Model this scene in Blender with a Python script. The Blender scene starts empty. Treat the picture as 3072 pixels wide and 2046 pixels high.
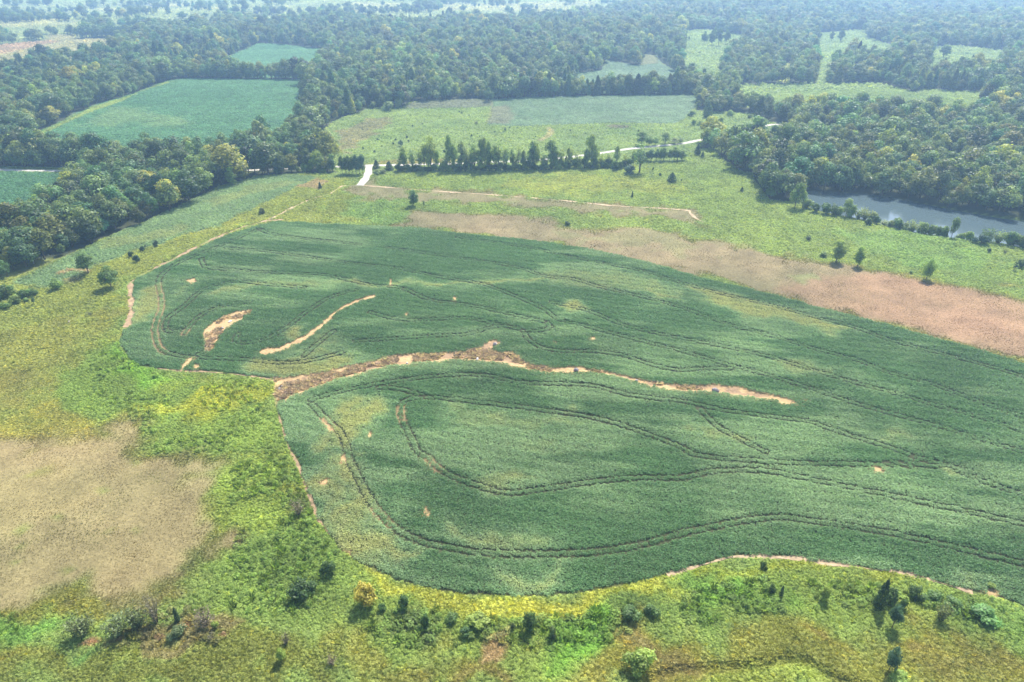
import bpy, math, random
import numpy as np
from mathutils import Vector

SC = bpy.context.scene
COL = SC.collection
rng = np.random.default_rng(7)

# ------------------------------------------------------------------ camera
CAM_Z, FPX = 120.0, 2048.0            # metres above the fields; focal length in photo pixels (24 mm on 36 mm)
PITCH = math.radians(29.8)
cam_d = bpy.data.cameras.new("camera")
cam_d.lens, cam_d.sensor_width, cam_d.clip_start, cam_d.clip_end = 24.0, 36.0, 1.0, 20000.0
cam = bpy.data.objects.new("camera", cam_d)
COL.objects.link(cam)
cam.location = (0, 0, CAM_Z)
cam.rotation_euler = (math.pi / 2 - PITCH, 0, 0)
SC.camera = cam

# ------------------------------------------------------------------ light
SUN_EL, SUN_AZ = math.radians(54), math.radians(24)      # azimuth from +Y towards +X
world = bpy.data.worlds.new("World")
SC.world = world
world.use_nodes = True
wn = world.node_tree
bg = wn.nodes["Background"]
sky = wn.nodes.new("ShaderNodeTexSky")
sky.sky_type = 'NISHITA'
sky.sun_disc = False
sky.sun_elevation = SUN_EL
sky.sun_rotation = SUN_AZ
sky.air_density, sky.dust_density, sky.ozone_density = 1.0, 1.6, 1.0
wn.links.new(sky.outputs[0], bg.inputs[0])
bg.inputs[1].default_value = 0.15
sl = bpy.data.lights.new("sun", 'SUN')
sl.energy, sl.angle, sl.color = 4.9, math.radians(0.6), (1.0, 0.955, 0.88)
sun = bpy.data.objects.new("sun", sl)
COL.objects.link(sun)
sd = Vector((math.sin(SUN_AZ) * math.cos(SUN_EL), math.cos(SUN_AZ) * math.cos(SUN_EL), math.sin(SUN_EL)))
sun.rotation_euler = sd.to_track_quat('Z', 'Y').to_euler()
SC.view_settings.view_transform = 'Standard'
SC.view_settings.look = 'None'
SC.view_settings.exposure = 1.1
SC.view_settings.gamma = 1.0
cy = SC.cycles
cy.max_bounces, cy.diffuse_bounces, cy.glossy_bounces, cy.transmission_bounces = 6, 3, 2, 3
cy.volume_bounces, cy.transparent_max_bounces = 1, 4
cy.use_denoising = True
cy.denoiser = 'OPENIMAGEDENOISE'
cy.use_adaptive_sampling = False
cy.sample_clamp_indirect = 6.0

HAZE_DENSITY = 0.00025

# ------------------------------------------------------------------ noise and terrain
_tab = np.random.default_rng(3).random((256, 256))
def vnoise(x, y):
    xi, yi = np.floor(x).astype(int), np.floor(y).astype(int)
    fx, fy = x - xi, y - yi
    fx, fy = fx * fx * (3 - 2 * fx), fy * fy * (3 - 2 * fy)
    a, b = _tab[xi & 255, yi & 255], _tab[(xi + 1) & 255, yi & 255]
    c, d = _tab[xi & 255, (yi + 1) & 255], _tab[(xi + 1) & 255, (yi + 1) & 255]
    return (a * (1 - fx) + b * fx) * (1 - fy) + (c * (1 - fx) + d * fx) * fy
def fbm(x, y, s, o=4, seed=0):
    v, a, t = 0, 1.0, 0
    x, y = np.asarray(x, float) / s + 17.3 * seed, np.asarray(y, float) / s + 9.1 * seed
    for i in range(o):
        v = v + a * vnoise(x + 31.7 * i, y + 11.9 * i); t += a; a *= 0.5; x = x * 2; y = y * 2
    return v / t
def sstep(a, b, v):
    t = np.clip((v - a) / (b - a), 0, 1)
    return t * t * (3 - 2 * t)
def h0(x, y):
    x, y = np.asarray(x, float), np.asarray(y, float)
    near = 1.3 * np.sin(x / 61 + 0.4) * np.sin(y / 83 + 1.0) + 0.7 * np.sin(x / 37 - y / 51)
    far = 4.0 * np.sin(x / 160 + 1.3) * np.cos(y / 190) + 2.5 * np.sin(x / 95 - y / 140 + 2)
    k = sstep(420, 900, y)
    return near * (1 - k) + far * k

# ------------------------------------------------------------------ photo pixel -> place on the ground
CP, SP = math.cos(PITCH), math.sin(PITCH)
def ray(px, py):
    u, v = (px - 1536.0) / FPX, (1023.0 - py) / FPX
    return u, CP + v * SP, -SP + v * CP
def G(px, py, z=0.0):
    dx, dy, dz = ray(px, py)
    hh = z
    for _ in range(14):
        t = (CAM_Z - hh) / max(-dz, 0.012)
        hh = 0.5 * hh + 0.5 * (float(h0(dx * t, dy * t)) + z)
    return dx * t, dy * t
def mpp(px, py):
    """metres per photo pixel at the ground point seen there"""
    x, y = G(px, py)
    return (y * CP + CAM_Z * SP) / FPX
def tall(px, py, ytop):
    """height of an upright thing whose foot is seen at (px,py) and whose top is seen at ytop"""
    x, y = G(px, py)
    dx, dy, dz = ray(px, ytop)
    return CAM_Z + dz * (y / dy) - float(h0(x, y))
K = 1024 / 2354.0
def T(c, r, *pts):
    """points read in an enlarged tile of the photograph (column c, row r) -> photo pixels; a third value 1 = crown top"""
    return [(1024 * c + p[0] * K, 682 * r + p[1] * K) + tuple(p[2:]) for p in pts]
def W(pts, ztop=12.5):
    out = []
    for p in pts:
        g = G(p[0], p[1], ztop if len(p) > 2 and p[2] else 0.0)
        if len(p) > 2 and p[2] and g[1] > 600: g = G(p[0], p[1], 17.0)
        out.append(g)
    return np.array(out)

def inside(x, y, P):
    x, y = np.asarray(x), np.asarray(y)
    r = np.zeros(x.shape, bool)
    m = (x >= P[:, 0].min()) & (x <= P[:, 0].max()) & (y >= P[:, 1].min()) & (y <= P[:, 1].max())
    if not m.any():
        return r
    xs, ys = x[m], y[m]
    c = np.zeros(xs.shape, bool)
    n = len(P)
    for i in range(n):
        x1, y1 = P[i]; x2, y2 = P[(i + 1) % n]
        if y1 == y2: continue
        c ^= ((y1 > ys) != (y2 > ys)) & (xs < (x2 - x1) * (ys - y1) / (y2 - y1) + x1)
    r[m] = c
    return r
def segdist(x, y, P, closed=True):
    d = np.full(x.shape, 1e9)
    n = len(P)
    for i in range(n if closed else n - 1):
        a, b = P[i], P[(i + 1) % n]
        ab = b - a; L = ab @ ab + 1e-9
        t = np.clip(((x - a[0]) * ab[0] + (y - a[1]) * ab[1]) / L, 0, 1)
        d = np.minimum(d, (x - a[0] - t * ab[0]) ** 2 + (y - a[1] - t * ab[1]) ** 2)
    return np.sqrt(d)
def sdf(x, y, P, margin):
    """signed distance, positive inside; only exact within margin of the outline's box"""
    out = np.full(x.shape, -1e6)
    m = (x > P[:, 0].min() - margin) & (x < P[:, 0].max() + margin) & (y > P[:, 1].min() - margin) & (y < P[:, 1].max() + margin)
    if m.any():
        d = segdist(x[m], y[m], P)
        out[m] = np.where(inside(x[m], y[m], P), d, -d)
    return out
def smooth_path(P, step=1.5):
    """Catmull-Rom through the points, resampled"""
    P = np.asarray(P, float)
    Q = np.vstack([2 * P[0] - P[1], P, 2 * P[-1] - P[-2]])
    out = []
    for i in range(1, len(Q) - 2):
        p0, p1, p2, p3 = Q[i - 1], Q[i], Q[i + 1], Q[i + 2]
        n = max(2, int(np.linalg.norm(p2 - p1) / step))
        for t in np.arange(n) / n:
            out.append(0.5 * (2 * p1 + (p2 - p0) * t + (2 * p0 - 5 * p1 + 4 * p2 - p3) * t * t + (3 * p1 - p0 - 3 * p2 + p3) * t ** 3))
    out.append(P[-1])
    return np.array(out)
def offset_path(P, d):
    t = np.gradient(P, axis=0)
    t /= np.linalg.norm(t, axis=1)[:, None] + 1e-9
    return P + np.stack([-t[:, 1], t[:, 0]], 1) * d

def S(r, g, b):
    """sRGB 0..255 -> linear"""
    c = np.array([r, g, b]) / 255.0
    return np.where(c <= 0.04045, c / 12.92, ((c + 0.055) / 1.055) ** 2.4)

# ------------------------------------------------------------------ outlines read from the photograph
SOY = W(T(0, 1, (925, 365), (928, 500), (926, 600), (912, 680), (855, 715), (832, 780), (850, 830), (900, 905), (980, 952), (1060, 970),
            (1270, 985), (1500, 990), (1740, 1020), (1895, 1042), (1920, 1215), (1935, 1290), (1965, 1400), (2025, 1560))
        + T(0, 2, (2040, 0), (2062, 60), (2105, 170), (2152, 300), (2200, 430), (2280, 545), (2345, 640))
        + T(1, 2, (60, 690), (120, 735), (250, 800), (400, 865), (550, 900), (700, 935), (900, 960), (1200, 975), (1450, 965), (1650, 945),
            (1850, 910), (2050, 870), (2200, 830), (2354, 790))
        + T(2, 2, (140, 755), (240, 718), (330, 695), (440, 688), (600, 695), (790, 703), (960, 735), (1180, 758), (1330, 787), (1530, 802),
            (1700, 852), (1870, 902), (1990, 940), (2100, 962), (2354, 1040), (3000, 1300), (3100, 300))
        + T(2, 1, (3100, 1180), (2354, 945), (2000, 835), (1750, 770), (1500, 700), (1200, 620), (900, 545), (700, 490), (480, 435), (200, 370), (0, 315))
        + T(1, 1, (2100, 240), (1800, 170), (1500, 120), (1190, 80), (850, 50), (550, 8))
        + T(1, 0, (250, 1562), (0, 1552)) + T(0, 0, (1900, 1530), (1850, 1545))
        + T(0, 1, (1700, 15), (1560, 60), (1400, 135), (1200, 235), (1050, 305)))
GULLY = W(T(0, 1, (1895, 1036), (2000, 1038), (2250, 995), (2354, 970))
          + T(1, 1, (100, 950), (250, 915), (350, 885), (500, 875), (700, 870), (850, 855), (950, 830), (1000, 795), (1060, 778), (1103, 800),
              (1045, 838), (1070, 855), (1120, 870), (1180, 858), (1230, 905), (1300, 945), (1450, 965), (1600, 963), (1750, 978), (1850, 1000),
              (2000, 1035), (2150, 1070), (2354, 1085))
          + T(2, 1, (100, 1087), (250, 1090), (400, 1103), (500, 1128), (640, 1160), (760, 1195), (805, 1218), (720, 1216), (600, 1192), (400, 1168), (200, 1137), (0, 1127))
          + T(1, 1, (2150, 1102), (2000, 1062), (1850, 1024), (1720, 1004), (1600, 1004), (1430, 1006), (1320, 990), (1250, 968), (1100, 933),
              (960, 917), (800, 912), (600, 927), (300, 967), (150, 1002), (0, 1042))
          + T(0, 1, (2150, 1112), (2050, 1152), (1960, 1195), (1925, 1216), (1890, 1216), (1880, 1100)))
CRESC = W(T(0, 1, (1408, 720), (1415, 700), (1480, 655), (1560, 606), (1640, 578), (1748, 570), (1710, 600), (1620, 662), (1560, 702), (1510, 772), (1480, 818), (1440, 848), (1415, 832), (1420, 780)))
ARC = W(T(0, 1, (1772, 862), (1850, 828), (1920, 830), (2030, 788), (2130, 733), (2230, 648), (2300, 592), (2354, 552))
        + T(1, 1, (80, 513), (170, 478), (243, 466), (230, 482), (150, 502), (60, 541), (0, 566))
        + T(0, 1, (2260, 647), (2150, 747), (2040, 807), (1930, 852), (1840, 877)))
def blob(c, r, x, y, w, h, n=9, seed=1):
    rr = random.Random(seed * 977 + int(x))
    return W(T(c, r, *[(x + w / 2 * math.cos(a) * rr.uniform(.6, 1.15), y + h / 2 * math.sin(a) * rr.uniform(.6, 1.15)) for a in np.linspace(0, 6.283, n, endpoint=False)]))
HOLES = [CRESC, ARC, blob(1, 1, 345, 373, 26, 40), blob(1, 1, 780, 492, 30, 30), blob(1, 1, 450, 597, 30, 28), blob(1, 1, 1473, 790, 16, 14),
         blob(1, 1, 1735, 768, 36, 16), blob(0, 1, 1328, 368, 78, 40), blob(0, 1, 1355, 960, 66, 28), blob(1, 1, 196, 1420, 36, 40),
         W(T(0, 1, (2222, 1318), (2245, 1322), (2295, 1390), (2280, 1402), (2250, 1372))), blob(1, 2, 572, 385, 24, 44), blob(1, 2, 592, 410, 34, 24), blob(2, 2, 1357, 104, 84, 40),
         W(T(0, 1, (1300, 910), (1325, 905), (1295, 945), (1275, 975), (1255, 972), (1270, 935))), blob(1, 2, 52, 665, 46, 26), blob(2, 1, 840, 1195, 40, 10),
         blob(2, 2, 2135, 945, 70, 40), blob(1, 2, 12, 35, 26, 40), blob(0, 2, 2240, 180, 60, 26)]

TRAMS = [
    T(0, 1, (2150, 1225), (2250, 1330), (2354, 1430)) + T(1, 1, (50, 1568)) + T(1, 2, (45, 20), (110, 150), (180, 290), (285, 430), (400, 530), (530, 595), (740, 650), (975, 680), (1300, 690), (1600, 685), (1850, 665), (2100, 620), (2354, 545)) + T(2, 2, (100, 525), (370, 470), (650, 437), (880, 460), (1175, 500), (1500, 560), (1850, 640), (2100, 700), (2500, 790)),
    T(1, 1, (415, 1320), (412, 1240), (455, 1193), (575, 1177), (700, 1185), (950, 1212), (1200, 1240), (1500, 1280), (1750, 1320), (1950, 1375), (2150, 1447), (2354, 1525)) + T(2, 2, (100, 10), (480, 45), (820, 65), (1180, 70), (1600, 80)),
    T(1, 1, (415, 1320), (470, 1430), (540, 1568)) + T(1, 2, (590, 10), (655, 90), (800, 170), (950, 220), (1090, 262), (1200, 268), (1450, 235), (1750, 190), (2050, 165), (2354, 162)) + T(2, 2, (200, 120), (400, 112), (600, 120), (800, 160), (1000, 200), (1250, 250), (1500, 300), (1750, 355), (2000, 405), (2500, 520)),
    T(0, 1, (2150, 1195), (2354, 1135)) + T(1, 1, (250, 1085), (550, 1042), (825, 1020), (1025, 1032), (1200, 1070), (1330, 1080), (1550, 1085), (1750, 1100), (1900, 1140), (2100, 1180), (2354, 1205)) + T(2, 1, (300, 1270), (600, 1310), (850, 1340), (1000, 1390), (1250, 1470), (1450, 1530), (1600, 1590)),
    T(1, 1, (800, 72), (1100, 112), (1340, 152), (1500, 190), (1800, 250), (2100, 310), (2354, 390)) + T(2, 1, (300, 470), (600, 540), (900, 620), (1200, 700), (1450, 790), (1800, 880), (2100, 960), (2500, 1080)),
    T(0, 1, (1560, 150), (1800, 165), (2100, 205), (2354, 242)) + T(1, 1, (400, 290), (700, 350), (950, 390), (1100, 440), (1250, 500), (1400, 570), (1500, 640), (1700, 690), (2000, 770), (2354, 860)) + T(2, 1, (300, 950), (500, 1000), (800, 1090), (1100, 1190), (1400, 1280), (1700, 1360), (2000, 1450), (2500, 1600)),
    T(0, 1, (1790, 15), (1900, 55), (2354, 108)) + T(1, 1, (300, 140), (700, 200), (1000, 240), (1250, 290), (1400, 340), (1600, 362), (1800, 420), (2100, 490), (2354, 560)) + T(2, 1, (300, 670), (600, 750), (900, 840), (1200, 920), (1400, 1000), (1700, 1080), (2000, 1190), (2500, 1370)),
    T(1, 1, (1450, 520), (1700, 580), (1950, 680), (2200, 740), (2354, 772)) + T(2, 1, (300, 830), (600, 900), (900, 990), (1200, 1080), (1500, 1160), (1800, 1250), (2100, 1330), (2500, 1470)),
    T(1, 1, (100, 790), (400, 770), (700, 750), (850, 745), (950, 720), (1050, 690), (1150, 690), (1250, 720), (1290, 780), (1400, 840), (1550, 860), (1750, 860), (1950, 890), (2100, 940), (2250, 980), (2354, 990)) + T(2, 1, (150, 978), (330, 980)),
    T(1, 1, (200, 590), (300, 620), (450, 645), (700, 635), (900, 635), (1050, 668), (1250, 715)),
    T(0, 1, (1790, 15), (1500, 140), (1250, 240), (1120, 330), (1095, 400), (1112, 480), (1115, 560), (1085, 640), (1070, 720), (1085, 800), (1130, 860), (1250, 890), (1400, 905), (1700, 917), (1900, 937), (2100, 930), (2354, 872)),
    T(0, 1, (1390, 220), (1400, 258), (1450, 285), (1700, 305), (1950, 320), (2200, 328), (2354, 358)) + T(1, 1, (200, 400), (420, 425), (600, 500), (900, 545), (1150, 600), (1420, 660)),
    T(0, 1, (1270, 740), (1350, 640), (1470, 570), (1620, 530), (1720, 522)),
    T(0, 1, (1640, 740), (1625, 785), (1700, 803), (1850, 770), (2000, 680), (2100, 600), (2250, 500), (2354, 462)) + T(1, 1, (120, 430)),
    T(0, 1, (1140, 700), (1160, 630), (1270, 550), (1380, 450), (1500, 402), (1650, 378), (1850, 400), (2100, 420)),
    T(0, 1, (1140, 700), (1170, 725), (1250, 715)),
    T(0, 1, (2100, 890), (2200, 800), (2300, 720)),
    T(0, 1, (1450, 840), (1350, 895), (1310, 925)),
    T(1, 1, (560, 1165), (400, 1120), (240, 1110)),
    T(1, 1, (1420, 660), (1440, 690), (1380, 718), (1250, 715)),
    T(2, 1, (120, 1260), (230, 1370), (330, 1430), (600, 1568)),
    T(2, 2, (1400, 60), (1600, 70), (1750, 85)) ,
    T(2, 1, (1600, 1590), (1800, 1640), (2000, 1700)) + T(2, 2, (1900, 120), (2100, 200), (2500, 330)),
]
TRAMS = [smooth_path(W(t), 1.2) for t in TRAMS]

RUTS = [smooth_path(W(p), 2.0) for p in (T(0, 1, (1098, 395), (1112, 480), (1115, 560), (1085, 640), (1070, 720), (1085, 800), (1130, 860)), T(1, 1, (415, 1325), (412, 1245)),
        T(1, 2, (230, 390), (285, 440), (330, 480)), T(1, 2, (600, 40), (660, 100)), T(0, 1, (1270, 740), (1290, 715)))]
# crop vigour: yellow-green, thinner places (outline, strength)
PALE = [
    (W(T(0, 1, (1760, 905), (2000, 890), (2200, 900), (2354, 870), (2354, 962), (2000, 1035), (1760, 1010))), .9),
    (W(T(0, 1, (930, 430), (1080, 400), (1120, 560), (1060, 650), (930, 670))), .8), (W(T(0, 1, (1150, 400), (1300, 380), (1250, 520), (1160, 560))), .4),
    (W(T(0, 1, (1965, 780), (2000, 710), (2060, 700), (2100, 730), (2030, 785), (1960, 815))), 1.0), (W(T(0, 1, (1900, 860), (2100, 800), (2250, 700), (2354, 690), (2354, 760), (2150, 880))), .45),
    (W(T(0, 1, (1420, 480), (1550, 420), (1800, 400), (2354, 400), (2354, 425), (1800, 440), (1450, 500))), .6),
    (W(T(1, 1, (0, 395), (400, 392), (800, 385), (1200, 360), (1400, 345), (1400, 370), (1000, 392), (600, 405), (0, 420))), .9),
    (W(T(1, 1, (1380, 350), (1550, 290), (1900, 310), (2354, 420), (2354, 540), (2000, 470), (1700, 430), (1450, 420))), .45),
    (W(T(1, 1, (1410, 530), (1600, 525), (1700, 590), (1500, 580))), .9), (W(T(1, 1, (2060, 430), (2300, 450), (2354, 510), (2120, 480))), .7),
    (W(T(2, 1, (0, 430), (120, 430), (500, 530), (800, 600), (1150, 700), (1000, 730), (700, 670), (400, 600), (100, 500))), .8),
    (W(T(2, 1, (640, 880), (900, 940), (1120, 990), (1100, 1020), (850, 1000), (650, 910))), .6), (W(T(2, 1, (1200, 1020), (1550, 1120), (1500, 1150), (1180, 1060))), .45),
    (W(T(2, 1, (1250, 1390), (1500, 1380), (1750, 1430), (1600, 1470), (1300, 1440))), .6), (W(T(2, 1, (0, 1310), (250, 1390), (520, 1460), (300, 1480), (0, 1430))), .7),
    (W(T(1, 1, (80, 1220), (200, 1180), (320, 1210), (250, 1300), (150, 1400), (120, 1568), (0, 1568), (0, 1340))), .95),
    (W(T(0, 1, (2260, 1480), (2354, 1400), (2354, 1568), (2270, 1568))), .9),
    (W(T(0, 2, (2190, 180), (2270, 140), (2354, 150), (2354, 640), (2280, 500), (2240, 330))), .75),
    (W(T(1, 2, (0, 0), (60, 60), (130, 300), (280, 500), (480, 640), (600, 720), (350, 700), (120, 650), (0, 560))), .95),
    (W(T(1, 1, (600, 1250), (900, 1230), (1300, 1260), (1700, 1290), (1800, 1350), (1300, 1370), (1000, 1430), (700, 1340))), .45),
    (W(T(1, 1, (1500, 1250), (1650, 1230), (1700, 1280), (1550, 1290))), .6), (W(T(1, 1, (2280, 1340), (2354, 1320), (2354, 1400), (2300, 1390))), .7),
    (W(T(1, 1, (1000, 1400), (1400, 1360), (1600, 1480), (1500, 1568), (1000, 1540))), .4),
    (W(T(1, 2, (900, 120), (1100, 90), (1380, 180), (1200, 240), (1000, 200))), .6), (W(T(1, 2, (300, 350), (450, 370), (420, 440), (340, 420))), .5),
    (W(T(1, 2, (650, 500), (900, 500), (1050, 480), (1500, 560), (1500, 640), (1000, 640), (700, 580))), .6),
    (W(T(1, 2, (1150, 780), (1350, 740), (1600, 740), (1550, 900), (1300, 930), (1180, 880))), .6), (W(T(1, 2, (1500, 320), (1900, 250), (2200, 330), (1900, 420))), .3),
    (W(T(2, 2, (1780, 70), (1890, 70), (1900, 130), (1820, 140))), .8), (W(T(2, 2, (1500, 330), (1750, 380), (1900, 470), (1600, 430))), .4), (W(T(2, 2, (200, 330), (450, 340), (420, 390), (250, 370))), .5),
    (W(T(2, 2, (1930, 850), (2080, 830), (2100, 960), (1980, 930))), .6),
]

# open ground among the woods ("1" = seen only as a line of crown tops)
NEAR_OPEN = T(0, 1, (-1600, 420), (-200, 370), (0, 345), (110, 345), (250, 290), (500, 180), (700, 85), (900, 0)) + T(0, 0, (930, 1568), (1100, 1485), (1280, 1405), (1450, 1330), (1510, 1285), (1640, 1262), (1760, 1215), (2000, 1200), (2100, 1195)) \
    + T(1, 0, (0, 1195), (150, 1195), (400, 1185), (930, 1180), (1500, 1160), (1900, 1150), (2354, 1105)) + T(2, 0, (0, 1060), (205, 1015), (235, 1065), (330, 1130), (400, 1180), (480, 1190), (500, 1250), (540, 1300), (600, 1375), (740, 1395), (830, 1325), (1000, 1312), (1200, 1332), (1400, 1345), (1600, 1385), (1900, 1435), (2200, 1475), (2354, 1490), (4300, 1800)) \
    + T(2, 2, (4300, 2400)) + T(0, 2, (-2200, 2400))
OPEN = [
    T(0, 0, (-300, 1090), (90, 1000), (330, 885), (500, 800), (640, 735), (900, 655), (1150, 562), (1300, 540), (1560, 545), (1820, 550), (2090, 552), (2085, 600, 1), (2050, 680, 1), (1960, 780, 1), (1900, 850, 1), (1780, 900, 1), (1500, 950, 1), (1300, 1085), (1200, 1095), (700, 1100), (0, 1096), (-300, 1096)),          # big bean field
    T(0, 0, (1560, 395), (1700, 340), (1780, 298), (2000, 312), (2255, 342), (2235, 420), (2120, 535), (1868, 533), (1865, 550), (1818, 550), (1815, 533), (1640, 530), (1565, 480)),
    T(0, 0, (-600, 1150), (0, 1150), (700, 1163), (690, 1192), (600, 1195), (480, 1200, 1), (330, 1265, 1), (200, 1340, 1), (0, 1365, 1), (-600, 1400, 1)),
    T(0, 0, (-400, 350), (0, 312), (250, 278), (330, 240), (525, 240), (530, 268), (800, 268), (785, 290, 1), (480, 320, 1), (280, 300, 1), (150, 350, 1), (0, 370, 1), (-400, 450, 1)),
    T(0, 0, (2290, 1150), (2240, 1060), (2140, 985), (2210, 910), (2300, 838), (2354, 815)) + T(1, 0, (150, 765), (200, 745), (420, 740), (480, 705), (700, 692), (960, 685), (1050, 688), (1300, 672), (2000, 660), (2354, 656)) + T(2, 0, (0, 656), (112, 660), (95, 765), (350, 775), (500, 785), (620, 850), (680, 850), (780, 900), (640, 885, 1), (400, 880, 1), (235, 940, 1), (215, 962), (0, 1075)) + T(1, 0, (2354, 1112), (1500, 1168), (930, 1190), (0, 1202)),
    T(1, 0, (1620, 508), (1800, 490), (1828, 415), (2030, 455), (2070, 450), (2095, 375), (2170, 385), (2200, 430), (2300, 490), (2345, 560), (2330, 642), (2100, 645), (1800, 648), (1640, 648), (1600, 580)),
    T(2, 0, (0, 350), (20, 300), (0, 215), (160, 203), (330, 232), (445, 243), (440, 262, 1), (345, 280, 1), (285, 330, 1), (275, 440, 1), (300, 480, 1), (180, 470, 1), (70, 430, 1), (0, 385, 1)),
    T(2, 0, (900, 360), (930, 300), (915, 230), (1150, 210), (1260, 205), (1270, 258), (1450, 312), (1440, 325, 1), (1200, 290, 1), (1150, 330, 1), (1060, 350, 1), (1030, 430, 1), (1000, 480, 1), (960, 470, 1), (945, 420, 1)),
    T(2, 0, (1720, 325), (1850, 315), (2240, 350), (2180, 385, 1), (1880, 385, 1), (1720, 405, 1)),
    T(2, 0, (365, 582), (700, 582), (950, 578), (1380, 572), (1420, 592), (1640, 645), (1640, 610), (2110, 640), (2050, 700, 1), (1750, 700, 1), (1450, 655, 1), (1150, 630, 1), (830, 650, 1), (560, 600, 1), (380, 600, 1)),
    T(2, 0, (680, 440), (760, 440), (760, 455, 1), (680, 450, 1)), T(2, 0, (1150, 440), (1250, 460), (1280, 470), (1150, 450, 1)),
    T(0, 0, (-900, 0), (-300, -60)) + T(1, 0, (0, -75), (2200, -60), (1850, 25, 1), (1600, 60, 1), (1400, 80, 1), (1000, 90, 1), (700, 100, 1), (480, 115, 1), (300, 100, 1), (100, 80, 1), (0, 60, 1)) + T(0, 0, (2250, 60, 1), (2100, 95, 1), (1700, 100, 1), (1300, 125, 1), (950, 115, 1), (880, 190, 1), (700, 168, 1), (540, 180, 1), (530, 238), (330, 238), (300, 200, 1), (0, 215, 1), (-500, 260, 1)),
]
NEAR_OPEN_W = W(NEAR_OPEN)
OPEN_W = [W(o) for o in OPEN]
POND = W(T(2, 0, (800, 1330), (860, 1318), (1000, 1318), (1200, 1340), (1400, 1352), (1600, 1392), (1900, 1442), (2200, 1482), (2354, 1497), (3600, 1640), (3600, 1800), (2700, 1690))
         + T(2, 1, (2354, 120), (2200, 85), (2000, 70), (1800, 45), (1600, 15)) + T(2, 0, (1500, 1560), (1350, 1520), (1200, 1490), (1050, 1465), (950, 1440), (860, 1400)))
POND_Z = float(np.mean(h0(POND[:, 0], POND[:, 1]))) - 1.2

def in_open(x, y):
    r = inside(x, y, NEAR_OPEN_W)
    for p in OPEN_W:
        r |= inside(x, y, p)
    return r

def H(x, y):
    """ground height with the gully, the pond basin and the ditch cut in"""
    x, y = np.atleast_1d(np.asarray(x, float)), np.atleast_1d(np.asarray(y, float))
    z = h0(x, y)
    g = sdf(x, y, GULLY, 3)
    z = z - 0.25 * sstep(-0.6, 2.2, g)
    p = sdf(x, y, POND, 16)
    k = sstep(-7, 3, p)
    z = z * (1 - k) + (POND_Z - 1.3) * k
    d = segdist(x, y, DITCH, False) if len(x) < 400000 else 1e9
    z = z - 0.9 * sstep(2.0, 0.3, d)
    return z
DITCH = smooth_path(W(T(1, 2, (2120, 1545), (2354, 1485)) + T(2, 2, (250, 1470), (520, 1462), (700, 1415), (850, 1420), (930, 1475), (1010, 1525), (1150, 1575), (1400, 1640))), 2.0)
BANK = smooth_path(W(T(2, 0, (150, 1535), (260, 1568)) + T(2, 1, (100, 20), (340, 0), (560, 60), (800, 120), (960, 190), (1270, 220), (1500, 290), (1900, 370), (2354, 500))), 3.0)

# ------------------------------------------------------------------ ground cover colour (albedo) in world space
MEADOW, OLIVE, TAN, BROWN, SOIL = S(130, 150, 72), S(137, 148, 68), S(176, 152, 106), S(140, 124, 90), S(188, 158, 114)
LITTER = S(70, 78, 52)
BEAN_FAR, BEAN_GREY = S(92, 140, 100), S(112, 142, 108)
LAYERS = []
DRYC = set()
def L(col, feather, pts, amt=1.0, warp=2.0):
    LAYERS.append((np.array(col, float), feather, W(pts), amt, warp))
# far fields
L(BEAN_FAR, 3, OPEN[0]); L(BEAN_FAR * 1.1, 3, OPEN[1]); L(BEAN_FAR * .95, 3, T(0, 0, (-600, 1192), (690, 1192), (480, 1260), (330, 1330), (0, 1460), (-600, 1500)))
L(S(150, 170, 84), 2.5, T(0, 0, (-60, 1060), (90, 1000), (330, 893), (640, 742), (900, 662), (1150, 568), (1200, 566), (1150, 580), (960, 640), (850, 700), (650, 768), (500, 830), (330, 915), (120, 1020), (0, 1080)), .95, 1)
L(S(140, 168, 116), 14, T(0, 0, (560, 860), (800, 740), (1000, 760), (1330, 840), (1250, 880), (900, 850), (700, 890)), .6, 6)
L(S(150, 150, 110), 4, OPEN[3]); L(S(170, 130, 104), 8, T(0, 0, (-400, 340), (0, 315), (300, 270), (420, 290), (260, 320), (150, 350), (0, 380), (-400, 440)), .9)
L(S(126, 148, 80), 5, OPEN[4])
L(BEAN_GREY, 1.5, T(1, 0, (1000, 862), (1038, 800), (1040, 735), (1050, 688), (1300, 672), (2000, 660), (2354, 656)) + T(2, 0, (0, 656), (112, 662), (80, 755), (0, 828)) + T(1, 0, (2300, 852), (1900, 848), (1600, 858), (1200, 872)), 1, 1)
L(S(128, 136, 106), 1.5, T(1, 0, (420, 748), (500, 708), (700, 692), (960, 685), (1045, 690), (1042, 735), (700, 746)), 1, 1)
L(S(140, 132, 108), 5, T(1, 0, (1040, 740), (1150, 730), (1200, 800), (1150, 860), (1010, 858)), .55)
L(S(140, 128, 108), 6, T(1, 0, (0, 900), (150, 820), (350, 800), (330, 850), (180, 960), (60, 1050), (0, 1060)), .6, 5)
L(S(128, 120, 112), 3, T(1, 0, (1830, 870), (1900, 862), (2010, 872), (1950, 885), (1860, 884)), .8)
L(S(168, 150, 110), 5, T(1, 0, (150, 1130), (400, 1100), (700, 1100), (900, 1110), (600, 1130)), .5)
L(S(168, 160, 128), 2, T(1, 0, (1360, 970), (1420, 920), (1425, 880), (1465, 890), (1460, 930), (1390, 975)), .7, 1)
L(BEAN_GREY * 1.05, 3, OPEN[5]); L(S(150, 150, 100), 8, T(1, 0, (2060, 450), (2090, 375), (2180, 390), (2180, 440)), .8)
for i in (6, 7, 8): L(S(128, 150, 84), 4, OPEN[i])
L(S(128, 150, 80), 4, OPEN[9]); L(S(160, 170, 96), 4, OPEN[10]); L(S(160, 170, 96), 4, OPEN[11])
L(S(140, 154, 104), 10, OPEN[12])
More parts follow.
